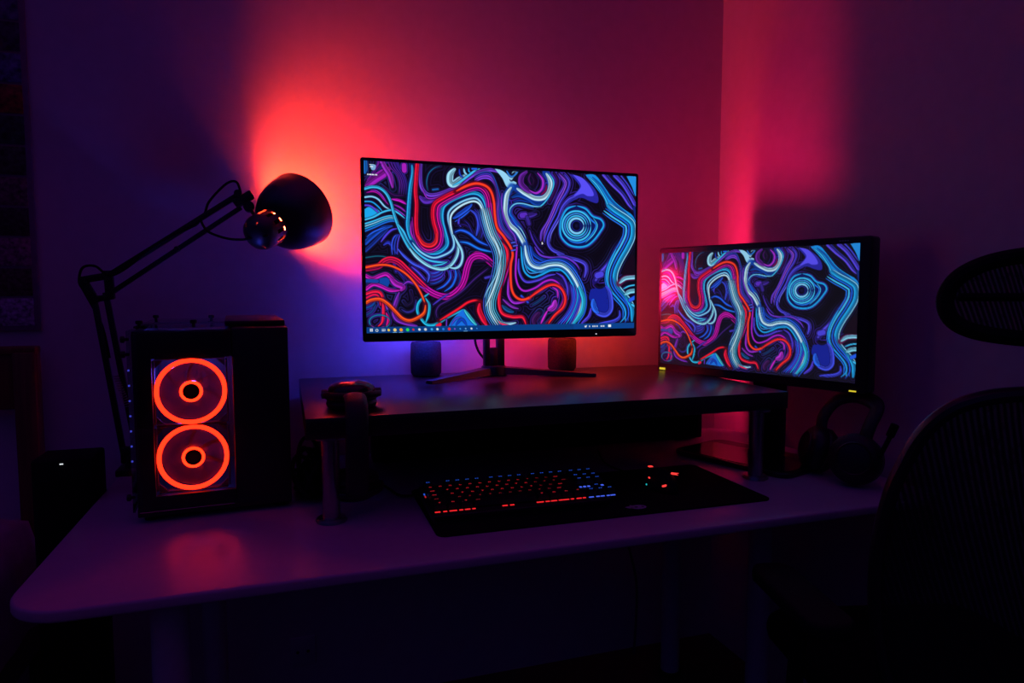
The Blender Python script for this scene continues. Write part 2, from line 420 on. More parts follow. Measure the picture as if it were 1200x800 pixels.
def strokes(A):
    L = A.line
    CY, CY2, LT, WH = (28, 160, 235), (60, 190, 245), (130, 205, 245), (185, 228, 248)
    BL, DB, VB, VI, PU, MG, RD, OR, TE = (35, 95, 240), (18, 50, 150), (80, 62, 228), (112, 58, 215), (150, 42, 205), (205, 18, 185), (250, 18, 58), (255, 78, 28), (22, 112, 165)
    dv, dp = (36, 22, 110), (54, 16, 84)
    # --- top left, purple flow
    L([(60, 262), (130, 205), (200, 160), (255, 110)], 60, (150, 28, 178)); L([(190, 60), (215, 110), (255, 180), (275, 275)], 34, (150, 40, 190))
    for k in range(4): L([(240+k*22, 70), (265+k*20, 120), (310+k*14, 165), (330+k*16, 240), (320+k*18, 330)], 8, (90-k*10, 30, 150))
    L([(70, 215), (120, 160), (160, 90), (165, 65)], 14, (110, 25, 150)); L([(110, 190), (150, 130), (190, 80)], 8, (70, 20, 120))
    L([(60, 60), (63, 110), (60, 160)], 30, (25, 110, 210)); L([(365, 95), (366, 135)], 34, (165, 32, 185)); L([(180, 250), (240, 300), (290, 330), (370, 330)], 12, dp)
    # --- left, cyan fans and blue veils
    A.poly([(53, 440), (90, 420), (140, 432), (175, 470), (130, 500), (53, 505)], (28, 165, 235)); L([(55, 408), (95, 412), (135, 440), (165, 475)], 12, (90, 60, 220)); L([(55, 378), (110, 382), (160, 420), (200, 470)], 10, CY)
    L([(55, 345), (110, 340), (160, 362), (210, 418), (262, 445)], 12, LT); L([(62, 310), (120, 300), (165, 318), (205, 365), (240, 405)], 9, MG); L([(90, 292), (140, 292), (185, 325), (225, 385)], 7, PU)
    L([(258, 358), (325, 370), (385, 402)], 18, (200, 25, 195)); L([(275, 400), (330, 425), (382, 468)], 12, (140, 30, 170)); L([(270, 425), (320, 455), (378, 500)], 10, (130, 50, 190))
    L([(55, 520), (120, 500), (190, 462), (262, 445), (315, 470), (375, 520)], 12, CY2)
    for k, (c, w) in enumerate(((CY2, 12), (LT, 9), (CY, 10), ((30, 110, 225), 10))): L([(55, 552+k*19), (130, 528+k*17), (205, 500+k*15), (262, 492+k*13), (300, 520+k*8), (340, 610), (390, 700)], w, c)
    L([(55, 700), (110, 650), (190, 590), (270, 566)], 32, (22, 70, 190)); L([(60, 660), (120, 615), (220, 575)], 10, BL); L([(55, 760), (120, 700), (180, 640), (235, 590)], 24, (24, 48, 150))
    L([(170, 700), (215, 640), (260, 600), (310, 588)], 14, VB); L([(190, 720), (240, 700), (300, 790)], 22, (40, 50, 190))
    for k in range(3): L([(262+k*20, 800), (258+k*22, 720), (275+k*20, 660), (310+k*10, 636), (350, 650+k*12)], 10, ((50, 80, 235), (35, 60, 190), (70, 60, 200))[k])
    L([(300, 740), (350, 800), (420, 860), (500, 900), (545, 950), (530, 1010)], 18, (62, 82, 240)); L([(400, 880), (460, 930), (520, 1000)], 12, VB)
    for k in range(4): L([(545, 935+k*28), (590, 935+k*26), (640, 910+k*26), (655, 870+k*30)], 9, ((58, 90, 245), (45, 70, 200), (80, 60, 220), (30, 70, 190))[k])
    L([(55, 815), (150, 803), (230, 815), (300, 850)], 8, (20, 95, 120)); L([(270, 850), (290, 920)], 20, (60, 40, 190)); L([(200, 845), (260, 880), (320, 940), (360, 990)], 10, (40, 40, 160))
    # --- inside of the hook, blue swirl
    L([(735, 512), (800, 470), (860, 425), (890, 395)], 30, (30, 80, 225)); L([(745, 540), (820, 490), (880, 440)], 10, BL); L([(870, 440), (920, 480), (938, 560), (915, 650)], 24, (52, 70, 225)); L([(900, 430), (955, 500), (968, 600), (950, 670)], 12, (48, 40, 170)); L([(790, 500), (780, 545), (800, 575)], 14, (70, 60, 220))
    L([(760, 560), (830, 560), (880, 600), (900, 660)], 10, dv); L([(820, 520), (860, 560), (890, 640)], 8, (40, 35, 140)); L([(880, 790), (930, 785), (980, 800)], 34, (205, 20, 170))
    L([(745, 620), (795, 602), (860, 625), (930, 685), (1010, 722)], 15, BL, (10, 25, 90)); L([(780, 692), (850, 702), (940, 748), (1045, 772)], 14, (30, 120, 240), (10, 25, 90))
    # --- upper middle
    L([(548, 300), (538, 230), (555, 160), (600, 115), (650, 100)], 6, TE); L([(585, 285), (625, 280)], 14, (25, 85, 165))
    L([(480, 335), (520, 370), (570, 365), (640, 335)], 46, (84, 40, 176)); L([(492, 85), (488, 190), (500, 270), (545, 322), (620, 322), (720, 285), (800, 245), (870, 190), (950, 145), (1040, 128), (1110, 150)], 26, VI)
    L([(500, 260), (535, 345), (600, 350), (700, 310), (800, 268), (880, 215)], 8, PU)
    L([(765, 118), (725, 165), (722, 225), (750, 240), (800, 205), (850, 165)], 50, (150, 214, 246)); L([(795, 118), (800, 165), (830, 195)], 12, (30, 60, 190)); L([(830, 115), (838, 150), (860, 170)], 14, LT); L([(870, 112), (870, 140), (890, 150)], 10, CY)
    L([(735, 255), (800, 222), (870, 170), (920, 132), (960, 118)], 15, CY2); L([(895, 120), (930, 120)], 12, BL)
    # violet fan right of the red crest
    for k, (c, w) in enumerate(((VI, 20), ((130, 60, 225), 14), ((60, 55, 200), 9), ((35, 80, 190), 6))):
        L([(905, 228-k*16), (975, 190-k*14), (1040, 200-k*16), (1082, 262-k*10), (1098+k*5, 370), (1085+k*7, 470), (1098+k*9, 570), (1150+k*8, 640), (1205, 690)], w, c)
    # --- white tangle at the top
    A.poly([(1075, 120), (1130, 190), (1165, 260), (1210, 265), (1240, 230), (1205, 205), (1250, 150), (1215, 142), (1190, 178), (1150, 148), (1120, 130)], (150, 212, 244))
    L(QB((95, 130), (135, 178), (190, 140)), 16, (40, 120, 220)); L(QB((112, 140), (138, 165), (168, 140)), 10, (16, 14, 40)); L(QB((120, 200), (140, 212), (205, 150)), 7, (20, 20, 50)); L(QB((145, 240), (165, 252), (190, 262)), 8, (20, 20, 60))
    L(QB((130, 345), (190, 325), (260, 352), (330, 395), (390, 380)), 36, (14, 62, 160)); L(QB((170, 270), (240, 312), (315, 350), (385, 345), (430, 290), (440, 220), (405, 150)), 34, (178, 224, 247), (18, 60, 170))
    L(QB((300, 420), (360, 410), (420, 345), (460, 265), (462, 205), (425, 150)), 10, CY2)
    L(QB((262, 140), (215, 180), (212, 240), (262, 290), (300, 308)), 44, (96, 30, 150)); L(QB((335, 145), (380, 205), (372, 275), (325, 310), (270, 285)), 17, (160, 45, 205)); L(QB((295, 165), (320, 210), (305, 255)), 44, (26, 10, 46)); L(QB((290, 150), (270, 200), (290, 250)), 14, (60, 18, 90)); L(QB((410, 240), (400, 290), (360, 325)), 14, (120, 10, 70))
    L(QB((310, 425), (240, 408), (180, 392), (135, 412), (118, 465), (150, 520), (200, 590), (235, 660)), 22, (20, 90, 215)); L(QB((370, 415), (300, 412), (220, 392), (160, 395), (120, 430), (112, 475)), 9, (110, 200, 245)); L(QB((140, 380), (200, 368), (280, 385)), 14, DB)
    L(QB((135, 260), (98, 320), (84, 400), (82, 480), (112, 555), (170, 612), (215, 690), (238, 750), (262, 830), (300, 880), (370, 898)), 32, WH, (16, 70, 170)); L(QB((60, 300), (52, 400), (70, 500), (110, 590), (150, 650), (170, 760)), 12, (110, 55, 200)); L(QB((120, 500), (165, 560), (215, 620), (250, 720)), 11, BL); L(QB((170, 560), (205, 600), (240, 670)), 7, LT)
    L(QB((200, 490), (255, 490), (330, 470)), 32, (60, 36, 150)); L(QB((210, 485), (235, 482)), 40, (88, 44, 190)); L(QB((250, 500), (265, 550)), 26, (52, 34, 140)); L(QB((265, 590), (290, 670), (330, 740), (380, 790)), 12, (72, 44, 180)); L(QB((290, 620), (330, 690), (360, 720)), 8, dv)
    # violet columns
    L(QB((470, 150), (498, 215), (470, 300), (430, 380)), 24, dp); L(QB((505, 150), (550, 205), (555, 255), (505, 340), (462, 435), (415, 535), (365, 615), (352, 690)), 25, (98, 54, 205)); L(QB((512, 158), (562, 220), (545, 290), (490, 390), (440, 500), (390, 600), (372, 690)), 7, (160, 80, 235)); L(QB((545, 155), (588, 215), (570, 290), (515, 375), (470, 475), (420, 570), (388, 650), (380, 700)), 12, (72, 62, 220))
    A.poly(QB((595, 160), (680, 185), (775, 260), (812, 335), (805, 385), (745, 370), (690, 345), (640, 352), (560, 400), (600, 340), (668, 270), (650, 220)), (40, 38, 160)); A.poly(QB((622, 165), (695, 192), (755, 265), (778, 325), (730, 330), (690, 312), (628, 335), (590, 360), (660, 290), (680, 240)), (88, 78, 245))
    L(QB((640, 335), (585, 360), (532, 420), (498, 500), (452, 580), (415, 655), (415, 715), (455, 762), (540, 790)), 24, (72, 66, 225)); L(QB((470, 785), (560, 815), (640, 835), (695, 865), (705, 915), (685, 975)), 26, (76, 68, 232)); L(QB((540, 425), (500, 520), (440, 620), (425, 690)), 8, (110, 110, 250))
    # --- the eye
    c = (1067+637, 566)
    eye = QB((640, 408), (712, 432), (765, 490), (828, 515), (850, 560), (822, 612), (770, 678), (712, 722), (640, 732), (568, 712), (515, 652), (508, 575), (525, 498), (568, 432), (640, 408))
    L(eye, 30, (70, 62, 225)); A.poly(eye[:-1], (14, 22, 96)); L(eye, 15, CY)
    L(QB((640, 440), (705, 462), (752, 518), (790, 560), (760, 625), (702, 682), (640, 698), (578, 676), (540, 610), (540, 540), (580, 462), (640, 440)), 13, (30, 120, 240)); L(QB((765, 500), (800, 560), (770, 630), (700, 700)), 9, CY2)
    for r, w, col in ((112, 14, CY2), (93, 9, (60, 150, 245)), (76, 12, CY2), (57, 17, (120, 200, 246))): A.ring(c, r, r*1.03, w, col)
    A.ring(c, 15, 16, 34, (14, 12, 46)); A.ring(c, 37, 39, 8, (30, 40, 140))
    # --- right band
    for k, (c_, w) in enumerate((((86, 66, 226), 22), ((40, 40, 150), 10))): L(QB((860+k*28, 165), (925+k*26, 240), (1000+k*20, 315), (1055+k*15, 400), (1095, 445)), w, c_)
    L(QB((950, 170), (1010, 235), (1062, 320), (1105, 405)), 30, (80, 64, 228)); L(QB((1000, 172), (1050, 240), (1100, 330)), 12, (60, 60, 200)); A.poly(QB((1045, 176), (1120, 182), (1112, 330), (1085, 260)), (35, 140, 225))
    A.poly(QB((720, 165), (795, 168), (868, 265), (935, 365), (1010, 432), (1080, 485), (1108, 560), (1085, 640), (1050, 590), (1005, 520), (925, 465), (880, 415), (850, 335)), (22, 140, 228)); L(QB((735, 175), (805, 245), (865, 345), (900, 420), (980, 478), (1045, 530)), 10, CY2); L(QB((765, 175), (840, 250), (900, 345), (960, 410), (1040, 470)), 7, (18, 85, 190)); L(QB((1095, 420), (1105, 500)), 20, (16, 40, 120))
    L(QB((1045, 590), (1010, 670), (950, 750), (905, 830), (870, 880), (810, 945), (772, 1000)), 34, (82, 70, 228), (30, 20, 110)); L(QB((820, 945), (790, 955)), 46, (74, 66, 220))
    base = QB((880, 400), (950, 452), (1030, 505), (1075, 555), (1072, 650), (1030, 740), (970, 840), (930, 930), (925, 1010), (965, 1080), (1025, 1150), (1055, 1220), (1050, 1320))
    A.many(base, [(0, 34, CY), (30, 12, (24, 100, 225)), (52, 14, CY2), (72, 10, (30, 110, 230)), (-22, 9, LT)])
    L(QB((950, 735), (890, 850), (860, 950), (880, 1055), (940, 1130), (990, 1200), (1000, 1270), (955, 1325)), 14, (32, 150, 235)); L(QB((905, 960), (930, 1050), (985, 1120), (1020, 1190), (1025, 1270), (990, 1330)), 10, BL)
    L(QD((958, 285), (1008, 245), (1085, 236)), 30, LT, (90, 20, 60)); L(QD((985, 330), (1035, 305), (1085, 296)), 11, CY2); L(QD((1000, 372), (1040, 348), (1085, 342)), 34, (120, 205, 240)); L(QD((1040, 415), (1085, 390)), 30, BL); L(QD((1055, 450), (1085, 470)), 16, CY2); A.poly(QD((985, 215), (1010, 150), (1075, 60), (1088, 200), (1040, 215)), (22, 8, 26))
    # --- lower right blob
    A.poly(QD((735, 330), (790, 320), (850, 315), (885, 360), (890, 470), (850, 510), (790, 500), (750, 440), (720, 400)), (22, 34, 150)); L(QD((750, 405), (752, 465), (785, 515), (845, 530), (888, 490), (893, 420), (880, 350), (850, 300)), 34, (62, 76, 240)); L(QD((752, 405), (756, 470), (790, 515)), 46, (38, 100, 250)); L(QD((775, 290), (800, 305), (840, 300)), 36, (16, 10, 40))
    L(QD((735, 470), (715, 540), (650, 600)), 24, VB); L(QD((955, 490), (955, 545), (900, 580), (780, 600)), 26, (60, 66, 225)); L(QD((700, 380), (690, 470), (660, 540)), 10, dv)
    # --- centre band going right and down
    L(QD((300, -10), (345, 60), (430, 82), (540, 80), (620, 128), (655, 182)), 14, (104, 52, 205)); L(QD((275, -10), (300, 60), (390, 108), (500, 96), (590, 140), (640, 210)), 24, (20, 64, 185)); L(QD((260, 20), (290, 90), (360, 120), (480, 110)), 7, (50, 110, 235))
    cb = QD((228, -20), (240, 70), (272, 138), (340, 162), (420, 140), (500, 140), (560, 178), (610, 250), (645, 330), (660, 420), (645, 500), (605, 560), (570, 610))
    A.many(cb, [(34, 15, CY), (-22, 10, (70, 150, 240)), (-38, 10, BL), (14, 14, CY2), (0, 22, (140, 208, 245))]); L(cb, 22, WH, (20, 60, 160)); L(QD((330, 150), (420, 126), (510, 128), (575, 172)), 7, LT)
    L(QD((200, -10), (202, 100), (220, 190), (275, 235), (345, 218), (425, 182), (500, 185)), 14, CY); L(QD((215, 20), (222, 120), (250, 195), (310, 200), (400, 168)), 8, (60, 150, 240)); L(QD((178, 80), (178, 190), (225, 268), (320, 258), (400, 222), (465, 212)), 18, (78, 58, 215)); L(QD((460, 198), (520, 235), (552, 320), (545, 400)), 16, (74, 54, 205)); L(QD((430, 225), (500, 255), (535, 320)), 8, dv)
    for k, (c_, w) in enumerate((((60, 66, 220), 12), (BL, 13), ((90, 60, 220), 10), (CY, 12), ((40, 80, 220), 12), ((86, 54, 200), 10))): L(QD((575+k*14, 280+k*8), (590+k*14, 370), (585+k*12, 440), (545+k*14, 520), (460+k*22, 610)), w, c_)
    L(QD((640, 300), (675, 400), (665, 490), (630, 550), (580, 610)), 34, (40, 180, 228))
    # purple and magenta inner loops
    L(QD((168, -40), (155, 110), (150, 225), (172, 308), (220, 342), (300, 318), (370, 272), (430, 256), (480, 280), (512, 322)), 14, (170, 32, 205)); L(QD((108, 190), (92, 300), (92, 380), (130, 432), (200, 425), (270, 400)), 20, (150, 40, 205)); L(QD((430, 310), (472, 340), (475, 400)), 13, (180, 40, 195)); L(QD((455, 415), (440, 465), (395, 490)), 48, (178, 46, 205)); L(QD((395, 490), (365, 540), (335, 600)), 15, (205, 38, 205)); L(QD((500, 330), (520, 400), (490, 470), (430, 540), (370, 600)), 10, (200, 25, 120)); L(QD((330, 510), (290, 560), (285, 600)), 50, (58, 20, 84))
    L(QD((265, 455), (320, 425), (370, 385)), 10, (18, 60, 110)); L(QD((40, 400), (110, 460), (170, 480)), 20, (120, 40, 170)); L(QD((35, 450), (80, 490), (130, 505)), 28, (18, 84, 150)); L(QD((250, 375), (330, 350), (400, 300)), 18, (44, 60, 220)); L(QD((190, 380), (240, 430)), 16, (40, 70, 220))
    # --- pink bundle from left
    pk = QC((55, 165), (150, 148), (200, 110), (250, 96), (310, 118), (370, 175), (440, 245), (520, 325), (600, 372), (680, 386), (740, 358), (790, 305), (820, 240), (840, 160), (872, 92), (925, 68), (980, 82), (1055, 150))
    A.many(pk[6:], [(-18, 13, (190, 18, 170)), (0, 13, (205, 20, 175)), (18, 13, (170, 14, 150))]); A.many(pk[:8], [(-16, 13, (235, 24, 70)), (2, 12, (215, 16, 80)), (19, 11, (170, 14, 80))])
    A.poly(QC((150, 245), (220, 238), (235, 270), (215, 310), (155, 305)), (18, 66, 160)); L(QC((55, 225), (105, 245), (165, 222), (215, 212), (265, 255), (330, 305)), 26, (198, 26, 190)); L(QC((55, 325), (110, 290), (170, 305), (240, 335), (320, 335)), 24, (198, 26, 190)); L(QC((240, 240), (285, 285), (340, 310), (320, 340)), 40, (170, 34, 190)); L(QC((60, 262), (140, 265)), 26, (20, 66, 160))
    L(QC((330, 305), (375, 270), (425, 285), (520, 330)), 13, (125, 45, 200)); L(QC((312, 345), (285, 420), (262, 500), (285, 560), (350, 590), (450, 612)), 26, (120, 40, 190)); L(QC((440, 400), (425, 480), (370, 505), (320, 480)), 16, (44, 40, 130)); L(QC((400, 340), (410, 420), (370, 450), (340, 420)), 10, (34, 22, 62))
    for k in range(2): L(QC((55, 470+k*55), (100, 450+k*45), (130, 410+k*30)), 16, ((18, 66, 150), (24, 54, 120))[k])
    L(QC((55, 362), (110, 345), (160, 352), (182, 400), (185, 500), (175, 580), (140, 615)), 20, (250, 26, 70)); L(QC((55, 395), (110, 370), (150, 385), (165, 460)), 14, (235, 20, 80)); L(QC((205, 505), (222, 560), (205, 615)), 18, (205, 20, 130)); L(QC((185, 400), (215, 480)), 12, (110, 60, 200))
    A.ring((155, 733+578), 80, 52, 9, (22, 120, 165)); L(QC((80, 600), (130, 628), (200, 610)), 8, (120, 30, 140))
    L(QC((545, 358), (490, 398), (455, 440), (448, 500), (478, 560), (522, 602), (590, 598), (680, 545), (760, 505), (812, 482)), 19, (30, 180, 228)); L(QC((510, 392), (540, 450), (532, 530), (508, 590)), 20, (30, 180, 228))
    L(QC((55, 158), (150, 140), (230, 142), (310, 172), (380, 222), (440, 292), (482, 370), (512, 450)), 13, OR, (80, 8, 30)); L(QC((512, 445), (502, 505), (460, 542), (390, 570), (330, 552), (280, 502), (220, 440), (160, 405), (95, 410), (55, 430)), 21, OR, (80, 8, 30))
    # blue fan, red pieces at the bottom
    L(QC((600, 555), (592, 500), (622, 450), (700, 408), (800, 340), (900, 245), (1010, 160)), 10, (64, 30, 120)); L(QC((560, 455), (640, 395), (700, 360)), 12, (70, 50, 190)); L(QC((670, 610), (672, 560)), 8, VI)
    A.poly(QC((690, 610), (730, 550), (810, 485), (850, 545), (905, 612)), (24, 110, 225)); L(QC((705, 610), (740, 560), (790, 540)), 9, (80, 70, 220)); L(QC((740, 610), (790, 560), (830, 612)), 16, (18, 60, 190)); L(QC((808, 482), (860, 555), (905, 610)), 24, (60, 200, 225))
    L(QC((612, 572), (700, 520), (780, 470), (840, 430), (905, 414), (955, 432)), 15, (250, 24, 48), (70, 6, 20)); L(QC((932, 435), (928, 495), (955, 560), (985, 612)), 36, (250, 20, 62), (70, 6, 20)); L(QC((600, 612), (620, 600)), 24, (240, 24, 60))
    L(QC((700, 175), (708, 240), (660, 300), (595, 332)), 13, BL); L(QC((738, 150), (752, 220), (720, 300), (655, 348)), 14, (30, 100, 235)); L(QC((760, 170), (785, 240), (760, 310)), 9, DB); L(QC((900, 110), (1000, 108), (1040, 150)), 10, dp); L(QC((980, 240), (1040, 225)), 18, (62, 50, 180))
    # --- cyan U-shaped sweep
    s0 = [(55, 278), (112, 264), (170, 272), (220, 312), (256, 382), (276, 460), (302, 545), (340, 640), (390, 735), (455, 815), (545, 880), (640, 905), (705, 880), (750, 825), (772, 760), (765, 690)]
    L(s0, 19, (50, 175, 232)); L(s0[8:], 22, (130, 205, 240)); L([(300, 545), (350, 610), (390, 690), (450, 770), (530, 830), (620, 850), (690, 848)], 14, CY2)
    L([(425, 86), (432, 160), (412, 260), (398, 380), (390, 480), (384, 560), (398, 640), (440, 712), (520, 770), (600, 780), (660, 750), (690, 700), (672, 610), (655, 540), (652, 470), (672, 410), (740, 362), (830, 325), (900, 310), (955, 328), (992, 385), (1010, 480), (1030, 580), (1068, 680), (1100, 760)], 24, (35, 165, 235), (8, 30, 90))
    L([(415, 520), (410, 620), (450, 690), (520, 745), (600, 748), (640, 715), (650, 650), (628, 560), (622, 470), (650, 400), (720, 352)], 10, (170, 36, 200)); L([(440, 480), (432, 600), (470, 680), (540, 728), (600, 722), (630, 680)], 8, (110, 30, 160))
    L([(412, 690), (480, 770), (570, 815), (650, 800), (720, 760), (742, 700), (718, 600), (700, 510), (712, 450), (770, 400), (850, 362), (920, 352), (960, 390), (985, 470), (1000, 570), (1040, 670), (1090, 770)], 13, LT, (10, 40, 110))
    L([(735, 640), (718, 560), (722, 490), (760, 440), (830, 395), (900, 375), (945, 395), (968, 450), (978, 550), (1005, 650), (1048, 730)], 14, WH); L([(735, 630), (770, 700), (800, 760), (805, 820), (785, 875), (745, 898), (690, 888)], 17, (140, 210, 240)); L([(560, 880), (640, 868), (690, 846)], 10, CY2)
    # --- red and orange ribbon
    A.many([(450, 480), (462, 640), (505, 725), (560, 742), (615, 705), (628, 620), (606, 530), (602, 460), (620, 400), (690, 352), (770, 312), (860, 270), (940, 255), (995, 285), (1025, 350), (1038, 450), (1055, 570), (1105, 670), (1150, 745), (1165, 860), (1140, 950), (1110, 1040)], [(-4, 12, (190, 20, 150)), (14, 10, (225, 18, 160)), (30, 8, (150, 26, 180))])
    rd = [(467, 84), (458, 180), (450, 300), (456, 400), (450, 540), (460, 635), (500, 705), (558, 722), (600, 690), (606, 620), (586, 540), (580, 460), (600, 392), (680, 340), (760, 300), (850, 254), (928, 235), (1000, 255), (1040, 300), (1055, 370)]
    L(rd, 24, RD, (70, 4, 30)); L(rd[5:10], 28, (252, 34, 52))
    og = [(760, 300), (850, 254), (928, 235), (1000, 255), (1040, 300), (1060, 380), (1065, 480), (1080, 580), (1130, 650), (1182, 733), (1197, 793), (1182, 863), (1177, 953), (1182, 1053), (1207, 1113), (1257, 1143), (1317, 1128), (1387, 1078), (1467, 1033), (1527, 1028), (1577, 1063), (1602, 1133), (1582, 1203), (1517, 1263), (1462, 1330)]
    L(og, 17, (254, 62, 34), (80, 6, 26)); L(og[-9:], 20, (254, 40, 44))
    L([(1110, 690), (1150, 745), (1158, 800), (1142, 870), (1117, 955), (1090, 1070), (1083, 1180), (1108, 1250), (1187, 1276), (1262, 1278), (1288, 1335)], 21, (250, 26, 60), (70, 4, 24)); L([(1067, 1300), (1130, 1330), (1215, 1320)], 20, (150, 205, 240)); L([(1050, 1290), (1100, 1330), (1170, 1345)], 12, (250, 40, 90))
    # --- white waterfall
    wf = [(975, 420), (1000, 540), (1030, 640), (1072, 725), (1092, 800), (1090, 880), (1068, 980), (1035, 1065), (1010, 1150), (1012, 1230), (1045, 1300), (1075, 1345)]
    A.many(wf, [(30, 7, (60, 150, 225)), (46, 6, (60, 90, 220)), (-30, 8, (90, 190, 225)), (-46, 7, (40, 150, 200)), (15, 9, (110, 190, 245)), (-15, 9, (130, 208, 236)), (0, 11, (178, 222, 240))])
    L([(1040, 640), (1085, 740), (1100, 820), (1088, 920), (1050, 1040), (1010, 1130), (975, 1200)], 12, WH); L([(1110, 720), (1102, 820), (1060, 960), (1000, 1060), (968, 1130)], 9, LT)
    for x, y in ((1190, 700), (1190, 760), (1205, 725)): L([(x, y), (x+30, y-6)], 10, (70, 90, 230))
def finish_art(A, side):
    A.a = np.clip(A.a, 0, 255)
    if not side:
        # desktop: task bar with its row of icons, one desktop icon, pointer
        y0 = int(TH*.9635); A.a[y0:] = (10, 60, 128); A.a[y0:, int(TW*.75):] = (12, 66, 140)
        def r(x, y, w, h, c): A.a[int(y):int(y+h), int(x):int(x+w)] = c
        yc = y0+8
        for dx in (0, 4):
            for dy in (-4, 0): r(9+dx, yc+dy, 3, 3, (235, 240, 245))
        A.px(np.array([(26+3*math.cos(q), yc+3*math.sin(q)) for q in np.linspace(0, 6.3, 14)]), .7, (235, 240, 245))
        r(39, yc-3, 7, 1.5, (220, 228, 240)); r(39, yc, 7, 3, (190, 205, 225)); r(47, yc-3, 1.5, 6, (220, 228, 240))
        dots = [(56, (240, 200, 60), 3), (72, (235, 205, 120), 4), (88, (250, 150, 30), 4), (105, (40, 215, 90), 4), (120, (230, 40, 40), 2.5), (136, (215, 225, 240), 3), (152, (200, 205, 215), 3.5), (169, (60, 170, 240), 3), (184, (215, 225, 235), 3), (200, (40, 120, 220), 3), (216, (235, 45, 50), 3.5), (231, (130, 80, 210), 2), (246, (60, 150, 230), 2), (261, (110, 170, 230), 2), (277, (220, 228, 236), 2.5), (292, (60, 140, 225), 1.5)]
        for x, c_, q in dots: A.px(np.array([(x, yc-.5), (x+.5, yc)]), q, c_)
        for x in (67, 83, 256): r(x, TH-2, 11, 1.5, (120, 190, 245))
        for x, w in ((610, 6), (624, 3), (634, 4), (640, 4), (647, 4), (660, 5), (667, 5)): r(x, yc-2, w, 4, (205, 215, 228))
        r(684, yc-4, 9, 7, (240, 244, 248)); A.px(np.array([(612, yc+2), (616, yc-3)]), 1., (230, 235, 240))
        r(14, 9, 12, 2, (210, 225, 240)); A.poly([(150, 122), (186, 122), (181, 168), (158, 168)][:0] or [(106, 92), (142, 94), (136, 128), (110, 126)], (120, 170, 215)); r(15, 14, 8, 2, (235, 242, 250))
        for k, w in enumerate((3, 2, 3, 2, 4, 2, 3, 3)): r(8+k*3.2, 33, w*.9, 3, (225, 230, 240))
        x, y = tuv([(1430, 695)])[0]
        for k in range(7): r(x, y+k, max(1, (k+2)*.7 if k < 5 else 2), 1, (245, 245, 250))
    return A.a
def to_lin(a):
    a = a/255.; return np.where(a <= .04045, a/12.92, ((a+.055)/1.055)**2.4)
TEX_MAIN = to_lin(paint(False)); TEX_SIDE = to_lin(paint(True))[::2, ::2]
def screen_mesh(name, ext, tex, strength, lift=0.):
    h, w = tex.shape[:2]; W_, H_ = ext[1]-ext[0], ext[3]-ext[2]
    xs = (np.arange(w)/(w-1)-.5)*W_; zs = (.5-np.arange(h)/(h-1))*H_
    co_ = np.zeros((h, w, 3)); co_[..., 0] = xs[None]; co_[..., 2] = zs[:, None]
    i = np.arange(h*w).reshape(h, w); f = np.stack([i[:-1, :-1], i[1:, :-1], i[1:, 1:], i[:-1, 1:]], -1).reshape(-1, 4)
    me = bpy.data.meshes.new(name); me.vertices.add(h*w); me.vertices.foreach_set('co', co_.ravel())
    me.loops.add(f.size); me.loops.foreach_set('vertex_index', f.ravel().astype(np.int32))
    me.polygons.add(len(f)); me.polygons.foreach_set('loop_start', np.arange(0, f.size, 4).astype(np.int32)); me.update(calc_edges=True)
    at = me.color_attributes.new('picture', 'FLOAT_COLOR', 'POINT'); at.data.foreach_set('color', np.concatenate([tex+lift, np.ones((h, w, 1))], -1).astype(np.float32).ravel())
    m = bpy.data.materials.new('display'); m.use_nodes = True; nt = m.node_tree; b = nt.nodes['Principled BSDF']
    b.inputs['Base Color'].default_value = (.01, .01, .01, 1); b.inputs['Roughness'].default_value = .24; b.inputs['Specular IOR Level'].default_value = .10
    n = nt.nodes.new('ShaderNodeAttribute'); n.attribute_name = 'picture'
    nt.links.new(n.outputs['Color'], b.inputs['Emission Color']); b.inputs['Emission Strength'].default_value = strength
    me.materials.append(m); o = bpy.data.objects.new(name, me); COL.objects.link(o); return o


# ------------------------------------------------------------------ main monitor
t = thing('monitor', 'large monitor on a splayed black stand on the riser, showing a neon swirl desktop', 'monitor', (.564, 1.74, RT))
b = bm_()
prism(b, rrect(.181, .947, 1.0505, 1.506, .006, 4), 0, .016, Matrix.Translation((0, 1.738, 0)) @ Matrix.Rotation(PI/2, 4, 'X'), bev=.002)
ob('bezel', b, M['satin'], t)
b = bm_()
prism(b, rrect(.225, .903, 1.085, 1.475, .03), 0, .026, Matrix.Translation((0, 1.7655, 0)) @ Matrix.Rotation(PI/2, 4, 'X'), bev=.01)
ob('back_cover', b, M['blackm'], t)
sc = screen_mesh('screen', (.1895, .9385, 1.0728, 1.4975), TEX_MAIN, 1.0)
sc.parent = t; sc.matrix_parent_inverse = Matrix(); sc.location = (.564-.564, 1.7205-1.74, 1.28515-RT)
b = bm_(); box(b, (.8205, 1.7212, 1.0585), (.0035, .002, .002)); ob('power_light', b, E['whiteled'], t)
